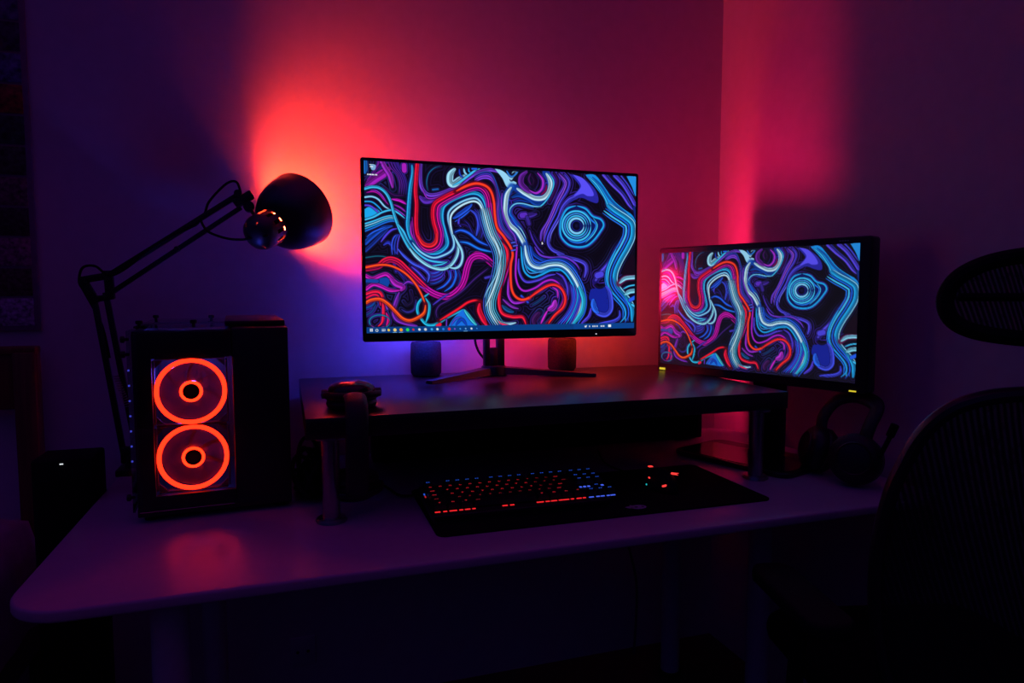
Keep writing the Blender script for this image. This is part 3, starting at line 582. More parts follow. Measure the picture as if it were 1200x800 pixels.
# stand
b = bm_()
y0, y1 = 1.784, 1.804
for x0, x1, z0, z1 in ((.515, .530, .968, 1.14), (.552, .572, .968, 1.14), (.530, .552, .968, 1.022), (.530, .552, 1.052, 1.14)):
    bb(b, x0, x1, y0, y1, z0, z1, .001)
bb(b, .50, .585, 1.766, 1.792, 1.12, 1.24, .004)
ob('stand_column', b, M['black'], t)
b = bm_()
def wedge_leg(bm, p0, p1, w0, w1, h0, h1):
    p0, p1 = V(p0), V(p1); d = (p1-p0); d.z = 0; d.normalize(); s = V((-d.y, d.x, 0))
    ring = []
    for p, w, h in ((p0, w0, h0), (p1, w1, h1)):
        ring.append([bm.verts.new(p+s*(w*a)+V((0, 0, h*c))) for a, c in ((-.5, 0), (.5, 0), (.38, 1), (-.38, 1))])
    A, B = ring
    for k in range(4): bm.faces.new((A[k], A[(k+1) % 4], B[(k+1) % 4], B[k]))
    bm.faces.new(A[::-1]); bm.faces.new(B)
wedge_leg(b, (.55, 1.797, .951), (.336, 1.668, .9455), .046, .026, .020, .008); ob('stand_leg', b, M['black'], t)
b = bm_(); wedge_leg(b, (.535, 1.797, .951), (.800, 1.676, .9455), .046, .026, .020, .008); ob('stand_leg', b, M['black'], t)
b = bm_(); cyl(b, (.543, 1.792, .946), (.543, 1.792, .972), .038, .034, seg=32, bev=.002); ob('stand_hub', b, M['black'], t)
# ambient light strips on the back of the monitor
def strip(x0, x1, z0, z1, col, s, y=1.7665):
    b = bm_(); bb(b, x0, x1, y, y+(.012 if z1 < 1.1 else .004), z0, z1)
    ob('light_strip', b, emat('strip_glow', col, s), t)
RED, MAG, ORG, BLU, VIO = (1., .006, .03), (1., .002, .26), (1., .045, .008), (.035, .045, 1.), (.22, .03, 1.)
strip(.227, .235, 1.09, 1.20, BLU, 34)
strip(.27, .42, 1.088, 1.096, BLU, 84)
strip(.44, .53, 1.088, 1.096, VIO, 24)
strip(.55, .68, 1.088, 1.096, RED, 46)
strip(.69, .82, 1.088, 1.096, ORG, 27)
b = bm_(); bb(b, .872, .885, 1.766, 1.79, 1.074, 1.098); ob('light_strip', b, emat('strip_glow', ORG, 90), t)
strip(.25, .55, 1.464, 1.472, MAG, 8)
strip(.56, .86, 1.464, 1.472, MAG, 9)
b = bm_(); bb(b, .866, .884, 1.765, 1.797, 1.145, 1.245, .002); bb(b, .866, .955, 1.7965, 1.799, 1.14, 1.25, .0005); bb(b, .866, .925, 1.765, 1.799, 1.1405, 1.1435, .0005); lb = ob('light_bar', b, M['black'], t)  # hood plates added unseen to keep bar light off wall and desk
b = bm_(); bb(b, .8845, .887, 1.769, 1.793, 1.15, 1.24); ob('light_bar_lens', b, emat('bar_glow', (1., .006, .10), 500), lb)
b = bm_(); tube(b, [(.50, 1.80, 1.10), (.494, 1.81, 1.05), (.506, 1.815, 1.01), (.535, 1.82, .975), (.54, 1.86, .955), (.54, 1.9, .93), (.55, 1.905, .80)], .0035)
tag(ob('monitor_cable', b, M['rubber']), 'thin black cable hanging behind the large monitor stand column', 'cable')

# ------------------------------------------------------------------ second monitor
a = math.radians(90-159.9)
t = thing('monitor', 'smaller thick-bezelled monitor turned sideways beside the right wall', 'monitor', (1.145, 1.479, DT), a)
# local: x along the screen (left to right), y = behind, z up from the desk
LX = (1.0408-1.145)*math.cos(a)+(1.7625-1.479)*math.sin(a)
LY = -(1.0408-1.145)*math.sin(a)+(1.7625-1.479)*math.cos(a)
UP = lambda yy: Matrix.Translation((0, yy, 0)) @ Matrix.Rotation(PI/2, 4, 'X')
b = bm_(); prism(b, rrect(LX, LX+.603, .2025, .5627, .008, 4), 0, .040, UP(LY+.040), bev=.004)
ob('bezel', b, M['satin'], t, True)
sc2 = screen_mesh('screen', (0, .565, .966, 1.287), TEX_SIDE, .85, .003)
sc2.parent = t; sc2.location = (LX+.011+.2825, LY-.0008, 1.1265-DT)
b = bm_(); prism(b, rrect(LX+.17, LX+.43, .225, .50, .03), 0, .025, UP(LY+.062), bev=.008)
ob('back_cover', b, M['blackm'], t, True)
b = bm_(); bb(b, LX+.288, LX+.372, LY+.041, LY+.072, .008, .30, .006); ob('stand_column', b, M['satin'], t, True)
b = bm_(); prism(b, rrect(LX+.15, LX+.485, LY-.122, LY+.095, .035), 0, .012, bev=.003); pl = ob('stand_base', b, M['satin'], t, True)
b = bm_(); prism(b, rrect(LX+.162, LX+.473, LY-.110, LY+.04, .028), .0115, .0135); ob('base_inlay', b, M['gloss'], pl, True)
b = bm_()
for k in range(5): bb(b, LX+.009+k*.0042, LX+.009+k*.0042+.0031, LY-.0018, LY, .2075, .2135)
o = ob('emblem', b, E['yellow'], t, True); o['label'] = 'small yellow mark on bottom left bezel'  # printed mark, its lit look put in as emission
b = bm_(); bb(b, LX+.563, LX+.579, LY-.0015, LY, .206, .2092); o = ob('power_light', b, E['yellow'], t, True); o['label'] = 'yellow power light'
b = bm_()
for k in range(4): bb(b, LX+.528+k*.006, LX+.532+k*.006, LY-.0006, LY, .553, .555)
ob('bezel_mark', b, M['grey'], t, True)

# ------------------------------------------------------------------ small speakers behind the monitor
def speaker(x, y, label):
    t = thing('speaker', label, 'speaker', (x, y, RT), 0, 'small speakers behind the large monitor')
    b = bm_(); lathe(b, [(0, .004), (.038, .004), (.0415, .009), (.0425, .05), (.0415, .088), (.039, .094), (.034, .0945), (.031, .091), (0, .090)], 48); ob('cabinet', b, M['speaker'], t, True)
    b = bm_(); cyl(b, (0, 0, 0), (0, 0, .0045), .036, seg=40); ob('foot', b, M['rubber'], t, True)
    b = bm_(); lathe(b, [(.0, .0912), (.012, .0925), (.024, .0915), (.030, .0913)], 32); ob('driver_cone', b, M['black'], t, True)
speaker(.362, 1.838, 'small dark round speaker behind the left leg of the monitor stand')
speaker(.768, 1.842, 'small dark round speaker behind the right leg of the monitor stand')

# ------------------------------------------------------------------ computer tower
PR = math.radians(4)
t = thing('computer_tower', 'black computer tower with two glowing orange ring fans behind front glass', 'computer tower', (-.274, 1.406, DT), PR)
W, D, H = .277, .385, .371
FX = .172
b = bm_()
bb(b, 0, W, .0, D, .012, .030, .002)                 # bottom
bb(b, 0, FX, .012, .05, H-.016, H-.008, .001); bb(b, 0, FX, D-.04, D, H-.016, H-.008, .001); bb(b, 0, .015, .05, D-.04, H-.016, H-.008); bb(b, FX-.012, FX+.01, .05, D-.04, H-.016, H-.008)   # roof frame under the top glass
bb(b, 0, .012, .006, D, .028, H-.012, .001)          # left pillar wall
bb(b, FX, W, .0, D, .028, H-.004, .003)              # solid right chamber
bb(b, .01, FX, D-.01, D, .028, H-.012)               # rear
bb(b, .01, .032, .0, .012, .028, H-.010)             # front frame left
bb(b, .032, FX, .0, .012, .028, .050)                # front frame bottom
bb(b, .032, FX, .0, .012, .312, H-.010)              # front frame top
ob('case_body', b, M['black'], t, True)
b = bm_(); bb(b, .004, FX-.003, -.006, -.002, .022, H-.006, .0008); ob('front_glass', b, M['clear'], t, True)
b = bm_(); bb(b, -.008, -.004, .004, D-.01, .022, H-.006, .0008); sg = ob('side_glass', b, M['clear'], t, True)
b = bm_(); bb(b, .004, FX-.01, .012, D-.015, H-.002, H+.002, .0008); ob('top_glass', b, M['clear'], t, True)
b = bm_(); bb(b, FX-.012, W-.002, .05, D-.012, H-.003, H+.008, .002); ob('top_grille', b, M['satin'], t, True)
for p, d in [((.012, .03, H+.002), (0, 0, 1)), ((.105, .03, H+.002), (0, 0, 1)), ((.012, .34, H+.002), (0, 0, 1)), ((.13, .30, H+.002), (0, 0, 1)),
             ((-.008, .012, H-.022), (-1, 0, 0)), ((-.008, .012, H-.050), (-1, 0, 0)), ((-.008, .012, .05), (-1, 0, 0))]:
    b = bm_(); p = V(p); d = V(d); cyl(b, p-d*.004, p+d*.003, .003, seg=12); cyl(b, p+d*.003, p+d*.010, .0065, seg=20, bev=.001); ob('thumb_screw', b, M['black'], t, True)
for k in range(7):
    b = bm_(); box(b, (-.0055, .002, .292-k*.0285), (.003, .003, .003)); ob('led_or_reflection', b, E['dotb'], sg, True)  # glowing dots stand in for LED reflections along the glass edge
for k in range(4):
    b = bm_(); bb(b, .05+k*.02, .056+k*.02, .19, .30, .24, .275); ob('memory_stick', b, E['ram'], t, True)
for zc in (.2455, .1165):
    fx, fy = .0975, .016
    R = Matrix.Translation((fx, fy, zc)) @ Matrix.Rotation(PI/2, 4, 'X')     # local +z of the fan looks out of the case
    b = bm_()
    for s in (-1, 1):                                   # square frame made of corner blocks and side rails
        bb(b, fx-.061, fx+.061, fy-.002, fy+.022, zc+s*.0640-.0015, zc+s*.0640+.0015, .0008)
        bb(b, fx+s*.0640-.0015, fx+s*.0640+.0015, fy-.002, fy+.022, zc-.061, zc+.061, .0008)
        for q in (-1, 1): prism(b, [(fx+s*.061, zc+q*.061), (fx+s*.061, zc+q*.047), (fx+s*.047, zc+q*.061)], -fy-.006, -fy, Matrix.Rotation(PI/2, 4, 'X'))
    fr = ob('fan', b, M['frost'], t, True)
    b = bm_(); lathe(b, [(.0600+.0043*math.cos(q*PI/6), .004*math.sin(q*PI/6)) for q in range(13)], 72, R); ob('light_ring', b, E['ring'], fr, True)
    b = bm_(); lathe(b, [(.0178+.0028*math.cos(q*PI/6), .0028*math.sin(q*PI/6)+.001) for q in range(13)], 48, R); ob('hub_ring', b, E['hubring'], fr, True)
    b = bm_(); lathe(b, [(0, .003), (.0145, .003), (.0155, .001), (.0155, -.012), (0, -.012)], 40, R); ob('hub', b, M['blackm'], fr, True)
    b = bm_()
    for k in range(7):
        a0 = 2*PI*k/7; tt = bmesh.new(); g = []
        for i in range(7):
            r = .020+i*.0355/6; row = []
            for j in range(6):
                an = a0+(j/5)*(.98)-.35*(i/6); row.append(tt.verts.new((r*math.cos(an), r*math.sin(an), -.010+.010*(j/5)-.003)))
            g.append(row)
        for i in range(6):
            for j in range(5): tt.faces.new((g[i][j], g[i+1][j], g[i+1][j+1], g[i][j+1]))
        bmesh.ops.solidify(tt, geom=list(tt.faces), thickness=.0012)
        merge(b, tt, R)
    ob('blades', b, M['blade'], fr, True)
for x in (.02, .255):
    for y in (.03, .35):
        b = bm_(); cyl(b, (x, y, 0), (x, y, .013), .012, .014, seg=24); ob('foot', b, M['rubber'], t, True)

# ------------------------------------------------------------------ desk lamp
t = thing('desk_lamp', 'black swing-arm desk lamp with its red-lit shade aimed at the wall', 'desk lamp', (-.36, 1.815, DT))
b = bm_()
bb(b, -.392, -.335, 1.785, 1.852, DT, DT+.016, .003); bb(b, -.392, -.335, 1.846, 1.858, DT-.075, DT+.016, .003); bb(b, -.392, -.335, 1.80, 1.858, DT-.078, DT-.066, .003)
cyl(b, (-.363, 1.82, DT-.07), (-.363, 1.82, DT-.030), .006); cyl(b, (-.363, 1.82, DT+.014), (-.363, 1.82, DT+.045), .015, .012)
cyl(b, (-.363, 1.82, DT-.11), (-.363, 1.82, DT-.07), .010)
ob('clamp', b, M['black'], t)
J = V((-.418, 1.82, 1.185))
def bar(bm, p0, p1, w=.010):
    p0, p1 = V(p0), V(p1); d = p1-p0
    box(bm, (p0+p1)/2, (w, w, d.length), frame_from(d), .001)
b = bm_(); bar(b, (-.378, 1.82, .78), J+V((-.010, 0, -.012)), .012); bar(b, (-.352, 1.82, .80), J+V((.016, 0, -.010)), .012)
bb(b, -.385, -.342, 1.812, 1.828, .765, .805, .003)
ob('lower_arm', b, M['satin'], t)
b = bm_()
bar(b, (-.452, 1.82, 1.203), (-.396, 1.82, 1.214), .016); bar(b, (-.395, 1.82, 1.226), (-.392, 1.82, 1.160), .018)
bar(b, (-.449, 1.82, 1.204), (-.422, 1.82, 1.150), .018); bar(b, (-.428, 1.82, 1.158), (-.386, 1.82, 1.166), .014)
for x, z in ((-.443, 1.20), (-.394, 1.207), (-.394, 1.172), (-.42, 1.162)): cyl(b, (x, 1.804, z), (x, 1.836, z), .006, seg=16)
ob('elbow_joint', b, M['black'], t)
HB = V((-.093, 1.812, 1.403))
b = bm_(); bar(b, (-.396, 1.815, 1.212), HB+V((-.012, 0, .010)), .013); bar(b, (-.392, 1.815, 1.172), HB+V((-.006, 0, -.020)), .011)
cyl(b, (-.245, 1.80, 1.279), (-.245, 1.83, 1.279), .006, seg=12)
ob('upper_arm', b, M['satin'], t)
for q in (0,):
    b = bm_(); P = []
    p0, p1 = V((-.363, 1.812, .90)), V((-.350, 1.806, .97))
    for k in range(90):
        f = k/89; c = p0.lerp(V((-.386, 1.806, .98)), f); an = f*2*PI*14
        P.append(c+V((math.cos(an)*.006, math.sin(an)*.006, 0)))
    tube(b, P, .0012, 6, 1, smooth=False); ob('spring', b, M['steel'], t)
b = bm_()
rotH = frame_from(V((.30, 0, .19)))
box(b, HB, (.030, .022, .050), rotH, .004); cyl(b, HB+V((.012, -.018, -.018)), HB+V((.012, .018, -.018)), .013, seg=20, bev=.002)
cyl(b, HB+V((-.012, -.018, .012)), HB+V((-.012, .016, .012)), .009, seg=16)
cyl(b, HB+V((.014, -.006, -.022)), (-.062, 1.752, 1.353), .005, seg=12); sphere(b, (-.063, 1.755, 1.354), .009, seg=16)
ob('head_bracket', b, M['black'], t)
S = V((-.0715, 1.705, 1.303)); AX = V((.096, .108, .070)).normalized()
RL = Matrix.Translation(S) @ frame_from(AX).to_4x4() @ Matrix.Scale(1.115, 4)
SEG = 60
hp = [(0, 0), (.012, .0008), (.024, .005), (.033, .013), (.0375, .023), (.0385, .030), (.0385, .037), (.0385, .060), (.0375, .066), (.036, .072), (.031, .078)]
def slots(i, k):
    if i == 6: return k % 5 in (0, 1)
    if i == 2: return k % 10 in (0,)
    return False
b = bm_(); lathe(b, hp, SEG, RL, slots); ob('socket_housing', b, M['lamp'], t, normals=True)
sp = [(.029, .074), (.038, .075), (.053, .082), (.065, .094), (.074, .110), (.080, .128), (.0835, .148), (.0845, .168)]
b = bm_(); lathe(b, sp+[(.0855, .168), (.0845, .1695)], 72, RL); sh = ob('lamp_shade', b, M['lamp'], t)
b = bm_(); lathe(b, [(r-.0014, z+.0004) for r, z in sp], 72, RL); ob('shade_lining', b, M['white'], sh)
b = bm_(); lathe(b, [(0, .066), (.013, .066), (.017, .080), (.022, .096), (.0235, .108), (.021, .120), (.012, .129), (0, .132)], 40, RL); lbulb = ob('light_bulb', b, E['bulb'], t)
b = bm_(); lathe(b, [(0, .020), (.019, .020), (.020, .024), (.020, .058), (.0342, .0605), (.0342, .0635), (.0125, .0655), (0, .0655)], 40, RL); ob('bulb_holder', b, M['holder'], lbulb)
b = bm_()
tube(b, [(-.400, 1.82, 1.02), (-.415, 1.826, 1.10), (-.445, 1.82, 1.175), (-.455, 1.82, 1.20), (-.447, 1.82, 1.232), (-.42, 1.815, 1.236), (-.393, 1.81, 1.216), (-.36, 1.808, 1.228), (-.28, 1.806, 1.292), (-.200, 1.808, 1.338)], .003)
tube(b, [(-.200, 1.808, 1.338), (-.182, 1.81, 1.364), (-.170, 1.81, 1.395), (-.132, 1.812, 1.438), (-.108, 1.812, 1.444), (-.098, 1.812, 1.415)], .003)
tube(b, [(-.190, 1.806, 1.350), (-.185, 1.80, 1.336), (-.170, 1.78, 1.318), (-.130, 1.74, 1.302), (-.095, 1.715, 1.298), (-.068, 1.708, 1.303)], .003)
ob('power_cable', b, M['rubber'], t)

# ------------------------------------------------------------------ mouse pad and keyboard
t = thing('mouse_pad', 'wide black cloth mouse pad under the keyboard on the white desk', 'mouse pad', (.605, 1.305, DT), math.radians(-.6))
b = bm_(); prism(b, rrect(-.357, .357, -.150, .150, .018), 0, .0035, bev=.0008); ob('mat', b, M['cloth'], t, True)
b = bm_()
ex, ey = .062, -.112
prism(b, [(ex+.017*math.cos(q*PI/12), ey+.012*math.sin(q*PI/12)) for q in range(24)], .0034, .0039)
prism(b, [(ex-.027, ey+.006), (ex-.014, ey+.010), (ex-.012, ey-.004), (ex-.022, ey-.002)], .0034, .0039)
prism(b, [(ex-.012, ey+.016), (ex-.006, ey+.010), (ex-.014, ey+.007)], .0034, .0039)
o = ob('emblem', b, M['grey'], t, True); o['label'] = 'small grey emblem printed near the front edge'
b = bm_()
prism(b, [(ex-.005+.004*math.cos(q*PI/6), ey+.003*math.sin(q*PI/6)) for q in range(12)], .0037, .0041)
prism(b, [(ex+.009+.003*math.cos(q*PI/6), ey-.001+.0025*math.sin(q*PI/6)) for q in range(12)], .0037, .0041)
ob('emblem_hole', b, M['cloth'], t, True)

U = .0208
t = thing('keyboard', 'black mechanical keyboard with red and blue backlit keys on the mouse pad', 'keyboard', (.434, 1.297, DT+.0035), math.radians(-1.0))
TILT = math.radians(5)
RK = Matrix.Translation((0, -.066, .008)) @ Matrix.Rotation(TILT, 4, 'X') @ Matrix.Translation((0, .066, 0))
b = bm_()
tt = bm_(); prism(tt, rrect(-.184, .184, -.082, .076, .006), 0, .010, bev=.002); merge(b, tt, RK)
prism(b, rrect(-.180, .180, -.080, .07, .005), 0, .010)
bb(b, -.17, .17, .060, .068, .004, .02)
ob('case', b, M['black'], t, True)
def key_mesh(w, leg):
    """cap with its legend as one mesh; slot 0 cap, slot 1 legend"""
    t = bmesh.new(); hw, hd = w*U/2-.0012, U/2-.0012
    A = [t.verts.new(p) for p in ((-hw, -hd, 0), (hw, -hd, 0), (hw, hd, 0), (-hw, hd, 0))]
    B = [t.verts.new(p) for p in ((-hw+.0022, -hd+.0022, .008), (hw-.0022, -hd+.0022, .008), (hw-.0022, hd-.0012, .0088), (-hw+.0022, hd-.0012, .0088))]
    t.faces.new(A[::-1]); t.faces.new(B)
    for k in range(4): t.faces.new((A[k], A[(k+1) % 4], B[(k+1) % 4], B[k]))
    n0 = len(t.faces)
    for lx, ly, lw, lh in leg:
        vs = [t.verts.new((lx+dx*lw/2, ly+dy*lh/2, .0084+.0008*((ly+dy*lh/2)/(2*hd)+.5)+.0002)) for dx, dy in ((-1, -1), (1, -1), (1, 1), (-1, 1))]
        t.faces.new(vs)
    me = bpy.data.meshes.new('keycap'); t.to_mesh(me); t.free()
    for i, p in enumerate(me.polygons): p.material_index = 1 if i >= n0 else 0
    return me
KC = {}
def place_key(x, y, w, kind, wide=False):
    # a few stroke patterns stand for the tiny letters
    pat = random.randrange(4)
    key = (w, kind, pat, wide)
    if key not in KC:
        y0 = .0035
        if wide: leg = [(-w*U/2+.0075+k*.0022, y0-.001, .0016, .0026) for k in range(4)]
        else: leg = [[(-.0022, y0, .0011, .0038), (.0, y0+.0014, .0034, .0011), (.0016, y0, .0011, .0038)],
                     [(-.0018, y0, .0012, .0038), (.0005, y0-.0014, .0034, .0011)],
                     [(0, y0+.0014, .0046, .0011), (0, y0, .0013, .0036)],
                     [(-.0018, y0, .0012, .0038), (.0004, y0, .0036, .0011), (.002, y0-.0012, .0012, .0022)]][pat]
        if kind == 'legb': leg = [(-.0022, y0-.001, .0030, .0022), (.0022, y0-.001, .0030, .0022)]
        me = key_mesh(w, leg); me.materials.append(M['black']); me.materials.append(E[kind]); KC[key] = me
    o = bpy.data.objects.new('keycap', KC[key]); COL.objects.link(o); o.parent = t
    o.matrix_local = RK @ Matrix.Translation((x, y, .013))
X0 = -.1765; YR = [.0635, .0635-1.35*U, .0635-2.35*U, .0635-3.35*U, .0635-4.35*U, .0635-5.35*U]
YR = [y-.004 for y in YR]
def row(r, items, kind, x=0.):
    for it in items:
        if it < 0: x += -it; continue
        place_key(X0+(x+it/2)*U, YR[r], it, kind if not isinstance(kind, dict) else kind.get(round(x, 2), 'legr'), it >= 1.5)
        x += it
row(0, [1, -1, 1, 1, 1, 1, -.5, 1, 1, 1, 1, -.5, 1, 1, 1, 1, -.25, 1, 1, 1], 'legb')
row(1, [1]*7, 'legr'); row(1, [1]*3, 'legr', 7.); row(1, [1]*3, 'legrd', 10.); row(1, [2], 'legr', 13.); row(1, [1, 1, 1], 'legb', 15.25)
row(2, [1.5]+[1]*9, 'legr'); row(2, [1]*3+[1.5], 'legrd', 10.5); row(2, [1, 1, 1], 'legb', 15.25)
row(3, [1.75]+[1]*9, 'legr'); row(3, [1, 1], 'legrd', 10.75); row(3, [2.25], 'legr', 12.75)
row(4, [2.25]+[1]*8, 'legrd'); row(4, [1, 1], 'legrd', 10.25); row(4, [2.75], 'legr', 12.25); row(4, [1], 'legb', 16.25)
row(5, [1.25, 1.25, 1.25], 'legr'); row(5, [6.25], 'legrd', 3.75); row(5, [1.25]*4, 'legr', 10.); row(5, [1, 1, 1], 'legb', 15.25)
def glow(x, y, w, d, m, z=.0104):  # emissive slips stand in for key backlight spilling onto the plate
    b = bm_(); tt = bm_(); box(tt, (X0+x*U, y, z), (w*U, d, .0012)); merge(b, tt, RK); ob('key_spill', b, m, t, True)
yb = YR[5]-U*.62
for x, w in ((.3, .5), (1.0, .35), (1.75, .7), (2.5, .35), (3.1, .5), (3.7, .3), (6.7, .5), (7.4, .4), (10.2, .7), (10.95, .4), (11.6, .6), (12.3, .4), (12.85, .6), (13.5, .3), (14.2, .5), (14.75, .3)):
    glow(x, yb, w, .0030, E['under'])
for x, w in ((15.5, .5), (16.2, .35), (16.7, .4), (17.3, .3), (17.8, .5)): glow(x, yb, w, .0030, E['underb'])
for x in (15.5, 15.95, 16.4, 16.9, 17.4, 17.9): glow(x, YR[3]+.002, .26, .005, E['underb'])
for k in range(2): glow(15.12, YR[2]-.003-k*.008, .10, .006, E['underb'])
glow(-.14, YR[1]-.004, .12, .008, E['legb']); glow(-.14, YR[2]+.004, .12, .008, E['legr'])
b = bm_(); tube(b, [(.25, 1.385, DT+.012), (.22, 1.42, DT+.005), (.20, 1.50, DT+.0035), (.15, 1.62, DT+.0035), (.10, 1.70, DT+.0035)], .0025)
tag(ob('keyboard_cable', b, M['rubber']), 'thin black cable running back from the keyboard across the desk', 'cable')

# ------------------------------------------------------------------ mouse
t = thing('computer_mouse', 'black gaming mouse with red glowing marks on the mouse pad', 'mouse', (.780, 1.303, DT+.0035), math.radians(0))
tt = bm_(); bmesh.ops.create_uvsphere(tt, u_segments=36, v_segments=20, radius=1)
for v in tt.verts:
    x, y, z = v.co
    w = .031+.004*math.cos((y-.4)*2.2)-.003*math.exp(-((y-.1)/.3)**2)
    hgt = .039*(.60+.40*math.cos((y+.35)*1.25))
    v.co = V((x*w, y*.063, max(z, -.12)*hgt+.0065))
ob('body', tt, M['blackm'], t, True)
b = bm_(); bb(b, -.0015, .0015, .020, .060, .0246, .0285); ob('button_seam', b, M['rubber'], t, True)
b = bm_(); cyl(b, (-.0035, .042, .0275), (.0035, .042, .0275), .0085, seg=24); wh = ob('scroll_wheel', b, M['rubber'], t, True)
b = bm_(); bb(b, -.0052, .0052, .037, .045, .0350, .0372, .001); ob('wheel_light', b, E['mouse'], wh, True)
b = bm_(); prism(b, [(.022, -.022), (.034, -.033), (.026, -.034), (.024, -.046), (.016, -.036), (.012, -.020), (.018, -.016)], .0395, .0405, Matrix.Translation((-.008, -.002, -.0025)) ); ob('logo_light', b, E['mouse'], t, True)
b = bm_(); box(b, (-.017, -.050, .018), (.016, .004, .004), Matrix.Rotation(.35, 3, 'Z'), .001); ob('side_light', b, E['mouse'], t, True)
b = bm_(); box(b, (-.0335, -.012, .027), (.002, .005, .003)); ob('button_light', b, E['mouse'], t, True)
b = bm_(); box(b, (-.039, -.010, .012), (.0022, .003, .003)); ob('led_or_reflection', b, E['cyan'], t, True)
b = bm_(); tube(b, [(.78, 1.362, DT+.012), (.775, 1.40, DT+.008), (.76, 1.46, DT+.0045), (.76, 1.54, DT+.0035), (.80, 1.66, DT+.0035)], .002)
tag(ob('mouse_cable', b, M['rubber']), 'thin black cable running back from the gaming mouse', 'cable')

# ------------------------------------------------------------------ soundbar under the riser
t = thing('soundbar', 'long black bar lying on the desk under the riser', 'soundbar', (.68, 1.75, DT))
b = bm_(); bb(b, .20, 1.165, 1.712, 1.768, DT+.004, DT+.108, .004); ob('body', b, M['black'], t)
b = bm_(); bb(b, .215, 1.15, 1.7095, 1.7125, DT+.010, DT+.102, .001); ob('front_grille', b, M['cloth'], t)
for x in (.25, 1.10):
    b = bm_(); bb(b, x-.02, x+.02, 1.72, 1.76, DT, DT+.0045); ob('foot', b, M['rubber'], t)

# ------------------------------------------------------------------ headset over the riser's front edge
t = thing('headset', 'black over-ear headset draped over the front left edge of the riser', 'headset', (.118, 1.375, RT))
def earcup(t, c, R0, mt):
    Rm = Matrix.Translation(c) @ mt
    b = bm_(); lathe(b, [(0, .055), (.018, .0538), (.034, .0495), (.043, .044), (.0465, .038), (.047, .034)], 40, Rm); cp = ob('ear_cup', b, M['gloss'], t)
    b = bm_(); lathe(b, [(.047, .034), (.051, .032), (.0535, .027), (.0535, .021), (.048, .017), (0, .017)], 40, Rm); ob('cup_body', b, M['black'], cp)
    b = bm_(); lathe(b, [(0, .004), (.028, .004), (.031, .0005), (.043, 0), (.049, .005), (.0505, .011), (.047, .017), (.03, .018)], 40, Rm); ob('ear_pad', b, M['leather'], cp)
    b = bm_()
    for s in (-1, 1):
        tt = bm_(); cyl(tt, (s*.047, 0, .029), (s*.0585, 0, .029), .009, seg=20, bev=.001); merge(b, tt, Rm)
    tt = bm_(); tube(tt, [(-.056, 0, .027), (-.050, -.026, .030), (-.028, -.048, .031), (0, -.055, .031), (.028, -.048, .031), (.050, -.026, .030), (.056, 0, .027)], .005, 10, 6, flat=(.004, .006)); merge(b, tt, Rm)
    ob('yoke', b, M['black'], t)
earcup(t, V((.121, 1.388, RT)), 0, Matrix())
earcup(t, V((.118, 1.352, RT-.155)), 0, Matrix.Rotation(PI, 4, 'X') @ Matrix.Rotation(PI, 4, 'Z') @ Matrix.Translation((0, 0, -.03)))
b = bm_(); tube(b, [(.121, 1.330, RT+.031), (.121, 1.305, RT+.030), (.120, 1.276, RT+.014), (.119, 1.262, RT-.025), (.118, 1.258, RT-.07), (.118, 1.262, RT-.115), (.118, 1.280, RT-.140), (.118, 1.300, RT-.152)], .02, 14, 8, flat=(.021, .008)); ob('headband', b, M['leather'], t)

# ------------------------------------------------------------------ headphones on the desk
t = thing('headphones', 'large black headphones with a boom microphone below the second monitor', 'headphones', (1.245, 1.27, DT))
def cup(t, c, n, r, sc=1.):
    Rm = Matrix.Translation(c) @ frame_from(n).to_4x4() @ Matrix.Scale(sc, 4)
    b = bm_(); lathe(b, [(0, .034), (r*.5, .033), (r*.82, .028), (r*.98, .018), (r, .008), (r, 0), (r*.95, -.004), (0, -.004)], 40, Rm); cp = ob('ear_cup', b, M['black'], t)
    b = bm_(); lathe(b, [(0, -.012), (r*.55, -.012), (r*.62, -.026), (r*.85, -.028), (r*.99, -.018), (r, -.008), (r*.94, -.003)], 40, Rm); ob('ear_pad', b, M['leather'], cp)
    b = bm_(); lathe(b, [(r*.58, .0325), (r*.62, .0345), (r*.66, .032)], 40, Rm); ob('trim_ring', b, M['satin'], cp)
C1, C2 = V((1.212, 1.300, DT+.058)), V((1.212, 1.185, DT+.060))
cup(t, C1, (-.80, .35, .25), .054); cup(t, C2, (-.75, -.55, .22), .057)
b = bm_()
tube(b, [C1+V((.012, .004, .03)), C1+V((.022, .01, .075)), C1+V((.045, -.01, .118)), (1.275, 1.245, DT+.190), C2+V((.055, .0, .118)), C2+V((.03, -.006, .075)), C2+V((.016, -.002, .03))], .02, 14, 8, flat=(.017, .008)); ob('headband', b, M['leather'], t)
b = bm_(); tube(b, [C2+V((.010, -.045, .0)), C2+V((.015, -.062, .04)), C2+V((.02, -.075, .075))], .005, 10, 6); mic = ob('boom_microphone', b, M['rubber'], t)
b = bm_(); tube(b, [C2+V((.0185, -.071, .066)), C2+V((.022, -.080, .092))], .0085, 12, 4); ob('foam_tip', b, M['cloth'], mic)

# ------------------------------------------------------------------ heap of cables between tower and riser leg
b = bm_()
rr = random.Random(3)
for k in range(16):
    c = V((.035+rr.uniform(-.012, .02), 1.50+rr.uniform(-.02, .12), DT+.012)); R1, R2 = rr.uniform(.012, .030), rr.uniform(.04, .085); h = rr.uniform(.02, .085); ph = rr.uniform(0, 6.3)
    tube(b, [c+V((R1*math.cos(q*PI/4), R2*math.sin(q*PI/4), (h if k > 3 else .01)*(.5+.5*math.sin(q*PI/4*(1+k % 2)+ph)))) for q in range(8)], .0045, 8, 6, closed=True)
tag(ob('cable_heap', b, M['rubber']), 'tangled heap of black cables between the computer tower and the riser leg', 'cables')

